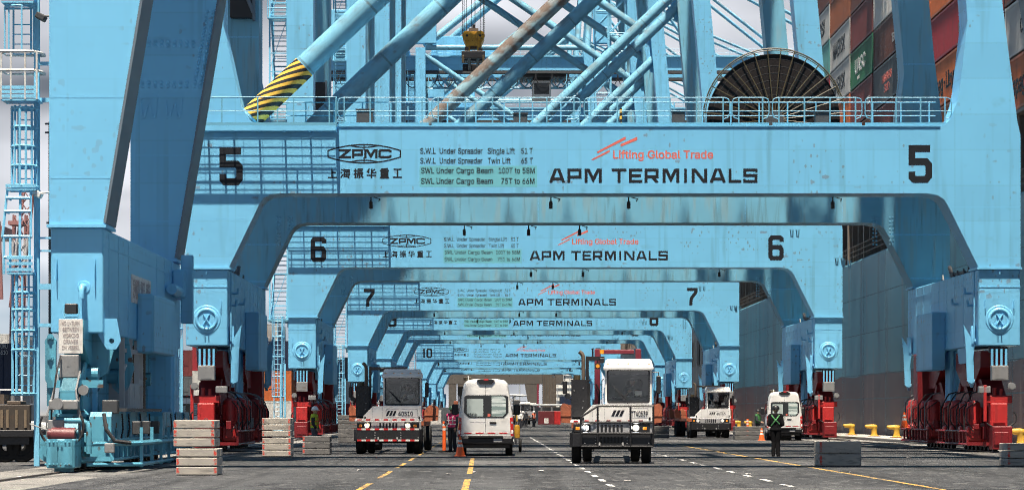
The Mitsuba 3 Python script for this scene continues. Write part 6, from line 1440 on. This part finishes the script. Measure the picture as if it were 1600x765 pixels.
# dark trailer and its load at the left edge, pickup behind it
d = 93.0; k = name('flatbed_trailer'); X0, X1 = -19.5, far(47, d)
put(k + '__headboard', MB().box(X0, X1, d, d + .25, EYE + (VY - 672) * d / F, EYE + (VY - 632) * d / F, .02), 'board_brown')
mat('board_brown', steel((.05, .04, .032), (.03, .025, .02), (.08, .04, .02)), .7)
for px in (3, 12, 26, 40): put(k + '__stake', MB().box(far(px, d) - .04, far(px, d) + .04, d - .06, d, EYE + (VY - 668) * d / F, EYE + (VY - 640) * d / F), 'guide_tan')
put(k + '__bed', MB().box(X0, X1 + .15, d - .3, d + 2.4, .78, 1.0, .02).box(X0, X1, d - .2, d - .1, .55, .8), 'black_paint')
put(k + '__load', MB().box(far(8, d), far(30, d), d + .3, d + 1.4, EYE + (VY - 632) * d / F, EYE + (VY - 626) * d / F, .02).box(X0, far(4, d), d + .3, d + 1.6, 1.8, 2.1), 'drum_brown')
for xx in (X0 + 1.5, X0 + 2.8, far(8, d), far(34, d)):
    m = wheel(0, 0, .48, .3); m.apply_transform(trimesh.transformations.rotation_matrix(math.pi / 2, (0, 0, 1))); put(k + '__wheel', move(m, xx, d + .1, 0), 'rubber', 30)
mat('guide_tan', (.16, .12, .08), .7)
lab(k, 'black flatbed trailer with a brown headboard at the left edge of the picture', 'trailer')
d = 104.0; k = name('pickup_truck'); xr = far(75, d); xl = xr - 5.4
side = Polygon([(xl, .55), (xl, 1.15), (xl + 1.5, 1.2), (xl + 2.2, 1.95), (xl + 3.7, 1.98), (xl + 3.9, 1.3), (xr, 1.28), (xr, .5)]).buffer(-.08).buffer(.08)
side = Polygon([(xr, .55), (xr, 1.05), (xr - .3, 1.18), (xr - 1.4, 1.28), (xr - 2.1, 1.95), (xr - 3.6, 1.97), (xr - 3.8, 1.3), (xl, 1.28), (xl, .5)]).buffer(-.08).buffer(.08)
put(k + '__body', prism(side, d, d + 1.9), 'vehicle_white', 30)
put(k + '__side_window', MB().prism(Polygon([(xr - 1.6, 1.34), (xr - 2.15, 1.86), (xr - 2.8, 1.88), (xr - 2.8, 1.34)]), d - .015, d + .02).prism(Polygon([(xr - 2.9, 1.34), (xr - 2.9, 1.88), (xr - 3.5, 1.88), (xr - 3.6, 1.34)]), d - .015, d + .02), 'dark_glass')
put(k + '__rack', MB().box(xr - 2.0, xr - 1.94, d + .1, d + .16, 1.9, 2.35).box(xr - 2.0, xr - .9, d + .1, d + .16, 2.3, 2.36).box(xr - .96, xr - .9, d + .1, d + .16, 1.2, 2.35).box(xr - 2.0, xr - 1.94, d + 1.7, d + 1.76, 1.9, 2.35), 'white_paint')
for xx in (xr - .95, xl + 1.1):
    m = wheel(0, 0, .38, .26); m.apply_transform(trimesh.transformations.rotation_matrix(math.pi / 2, (0, 0, 1))); put(k + '__wheel', move(m, xx, d + .08, 0), 'rubber', 30)
put(k + '__headlight', MB().box(xr - .03, xr + .03, d + .1, d + .4, .9, 1.08, .02), 'lamp_glass')
lab(k, 'white pickup truck half hidden behind the black trailer and the ladder', 'pickup truck')

# red and white lattice crane far behind the caged ladder
d = 300.0; k = name('harbour_crane')
def fz(py): return EYE + (VY - py) * d / F
def lattice(b, p0, p1, w, n, r):
    p0, p1 = np.array(p0, float), np.array(p1, float)
    c = [np.array((sx * w, sy * w, 0)) for sx, sy in ((-1, -1), (1, -1), (1, 1), (-1, 1))]
    for q in c: b.tube([p0 + q, p1 + q], r, 6)
    for i in range(n):
        a0, a1 = p0 + (p1 - p0) * i / n, p0 + (p1 - p0) * (i + 1) / n
        for j in range(4): b.tube([a0 + c[j], a1 + c[(j + 1) % 4]], r * .6, 4)
    return b
pts = [(34, 302), (27, 380), (8, 480)]
put(k + '__boom', lattice(MB(), (far(45, d), d, fz(296)), (far(24, d), d, fz(480)), .5, 9, .10), 'crane_hazed')
put(k + '__mast', lattice(MB(), (far(17, d), d + 6, fz(330)), (far(8, d), d + 6, 0), .6, 9, .11), 'crane_hazed')
put(k + '__leg', MB().tube([(far(8, d), d - 4, fz(350)), (far(12, d), d - 4, fz(470))], .22, 8).tube([(far(3, d), d - 4, fz(360)), (far(-12, d), d - 4, 0)], .22, 8), 'crane_red_hazed')
put(k + '__platform', MB().box(far(15, d), far(38, d), d - 1, d + 2, fz(352), fz(346)).box(far(-5, d), far(12, d), d - 3, d + 3, fz(375), fz(356)), 'crane_hazed')
put(k + '__base', MB().box(far(-14, d), far(30, d), d - 3, d + 7, 0, 5.5, .1), 'grey_steel')
mat('crane_red_hazed', (.30, .14, .135), .6); mat('crane_hazed', proc(lambda p, n, uv: mix((.30, .15, .145), (.44, .44, .45), smoothstep(.48, .52, noise(1.0, 2.0, p.z * .28)))), .5)  # reds paled with grey, so distance haze sits in the colour
lab(k, 'red and white lattice crane far away at the left edge', 'crane')

# the far end of the quay
mat('beige_steel', steel((.10, .09, .078), (.06, .05, .045), (.16, .08, .06)), .6); mat('pale_wall', (.62, .60, .56), .8)
def farbox(kind, mt, px0, px1, py0, py1, d, depth, label, cat, more=None):
    k = name(kind); z0, z1 = EYE + (VY - py1) * d / F, EYE + (VY - py0) * d / F
    z0 = 0.0 if z0 < .6 else z0
    put(k + '__body', MB().box(far(px0, d), far(px1, d), d, d + depth, z0, z1, .05), mt); lab(k, label, cat); return k, z0, z1
d = 720.0; k = name('gantry_crane')
def fz(py): return EYE + (VY - py) * d / F
put(k + '__portal_beam', MB().box(far(690, d), far(880, d), d, d + 2, fz(600), fz(584), .1), 'beige_steel')
put(k + '__leg', MB().box(far(701, d), far(713, d), d, d + 2, 0, fz(600)).box(far(715, d), far(731, d), d + 3, d + 5, 0, fz(600)), 'beige_steel')
put(k + '__leg', MB().prism(Polygon([(far(820, d), fz(600)), (far(843, d), fz(600)), (far(840, d), fz(630)), (far(838, d), 0), (far(826, d), 0), (far(825, d), fz(630))]), d, d + 2), 'beige_steel')
put(k + '__leg_edge', MB().box(far(839, d), far(842, d), d - .1, d + .5, 0, fz(600)), 'maroon_paint')
put(k + '__lattice', lattice(lattice(MB(), (far(731, d), d + 10, fz(612)), (far(825, d), d + 10, fz(618)), 1.1, 10, .25), (far(800, d), d + 10, fz(615)), (far(790, d), d + 10, 0), 1.0, 8, .2), 'cabinet_grey')
lab(k, 'far beige gantry crane closing the view under the blue beams', 'gantry crane')
k, z0, z1 = farbox('storage_tower', 'beige_steel', 848, 869, 560, 646, 700, 6, 'far grey brown tower right of the beige gantry', 'tower')
for i in range(5): put(k + '__rib', MB().box(far(849 + 4.4 * i, 700), far(850 + 4.4 * i, 700), 699.6, 700, 0, z1), 'drum_brown')
k, z0, z1 = farbox('warehouse', 'pale_wall', 869, 932, 584, 646, 760, 20, 'far pale building with a grid of panels right of the grey tower', 'building')
for i in range(6): put(k + '__panel_joint', MB().box(far(869, 760), far(932, 760), 759.7, 760, z0 + 1.6 * (i + 1), z0 + 1.6 * (i + 1) + .12), 'cabinet_grey')
for i in range(7): put(k + '__panel_joint', MB().box(far(871 + 9 * i, 760), far(871.8 + 9 * i, 760), 759.7, 760, z0, z1), 'cabinet_grey')
d = 392.0; k = name('red_skip')
def fz(py): return EYE + (VY - py) * d / F
put(k + '__body', MB().box(far(841, d), far(866, d), d, d + 2.5, .1, fz(642), .03), 'dark_red'); put(k + '__end', MB().box(far(866, d), far(876, d), d - .4, d + 2.5, .1, fz(642), .03), 'bright_red')
put(k + '__sign', MB().box(far(850, d), far(857, d), d - .05, d, fz(661), fz(653)), 'sign_white'); lab(k, 'low red container skip standing far down the lane', 'skip')
k = name('shelter'); d = 410.0
put(k + '__roof', MB().box(far(833, d), far(884, d), d, d + 5, EYE + (VY - 634) * d / F, EYE + (VY - 630.5) * d / F, .05), 'cabinet_grey')
for px in (834, 846, 862, 882): put(k + '__post', MB().box(far(px, d) - .1, far(px, d) + .1, d + .1, d + .3, 0, EYE + (VY - 634) * d / F), 'grey_steel')
put(k + '__wall', MB().box(far(834, d), far(883, d), d + 4.6, d + 4.8, 0.5, 2.4), 'cabinet_grey'); lab(k, 'grey flat roofed shelter behind the red skip', 'shelter')
for px, py0, py1, dd, c, lb in ((655, 631, 650, 520, 'navy', 'navy container far off left of the white van'), (684, 633, 650, 530, 'slate', 'slate container far off just left of the white van'), (876, 619, 635, 640, 'navy', 'navy container far off beside the pale building')):
    container(c, far(px, dd), dd, 0 if py0 > 625 else 2.62, lb)
for px, dd, lb in ((642, 420, 'far dark tractor left of the white concrete blocks'), (815, 420, 'far dark tractor behind the group of workers'), (826, 470, 'far dark tractor left of the grey shelter')):
    k = name('terminal_tractor'); tractor('40502', False, 0, None, visor='sign_white', dot='vehicle_grey').place(k, (far(px, dd), dd, 0)); lab(k, lb, 'terminal tractor')
k = name('crate_stack'); 
for i in range(5): put(k + '__crate', MB().box(far(709, 300), far(717, 300), 300, 300.6, .02 + .5 * i + .3, .02 + .5 * i + .76, .02), 'guide_orange')
put(k + '__pallet', MB().box(far(708.5, 300), far(717.5, 300), 299.9, 300.7, 0, .31), 'drum_brown'); lab(k, 'stack of orange crates behind the worker in pink', 'crate stack')
for px, c, lb in ((742, 'navy', 'far navy container lying across the end of the lane behind the van'), (846, 'maroon', 'far maroon container lying across the end of the lane'), (700, 'slate', 'far slate container across the end of the lane, left of the beige legs')):
    container(c, (px + 45 - VX) * 650 / F, 650 + px % 7, 0, lb, rz=90)
# yard light masts on the horizon
for px, py, d, lb in ((812, 560, 900, 'thin far light mast behind the beige gantry'), (747, 572, 880, 'thin far light mast left of the van roof')):
    k = name('light_mast'); x = far(px, d); z = EYE + (VY - 596) * d / F
    put(k + '__pole', sweep([(x, d, 0), (x, d, z)], [.25, .14], 8), 'cabinet_grey'); put(k + '__lamp_ring', MB().box(x - .8, x + .8, d - .3, d + .3, z, z + .3), 'cabinet_grey'); lab(k, lb, 'light mast')
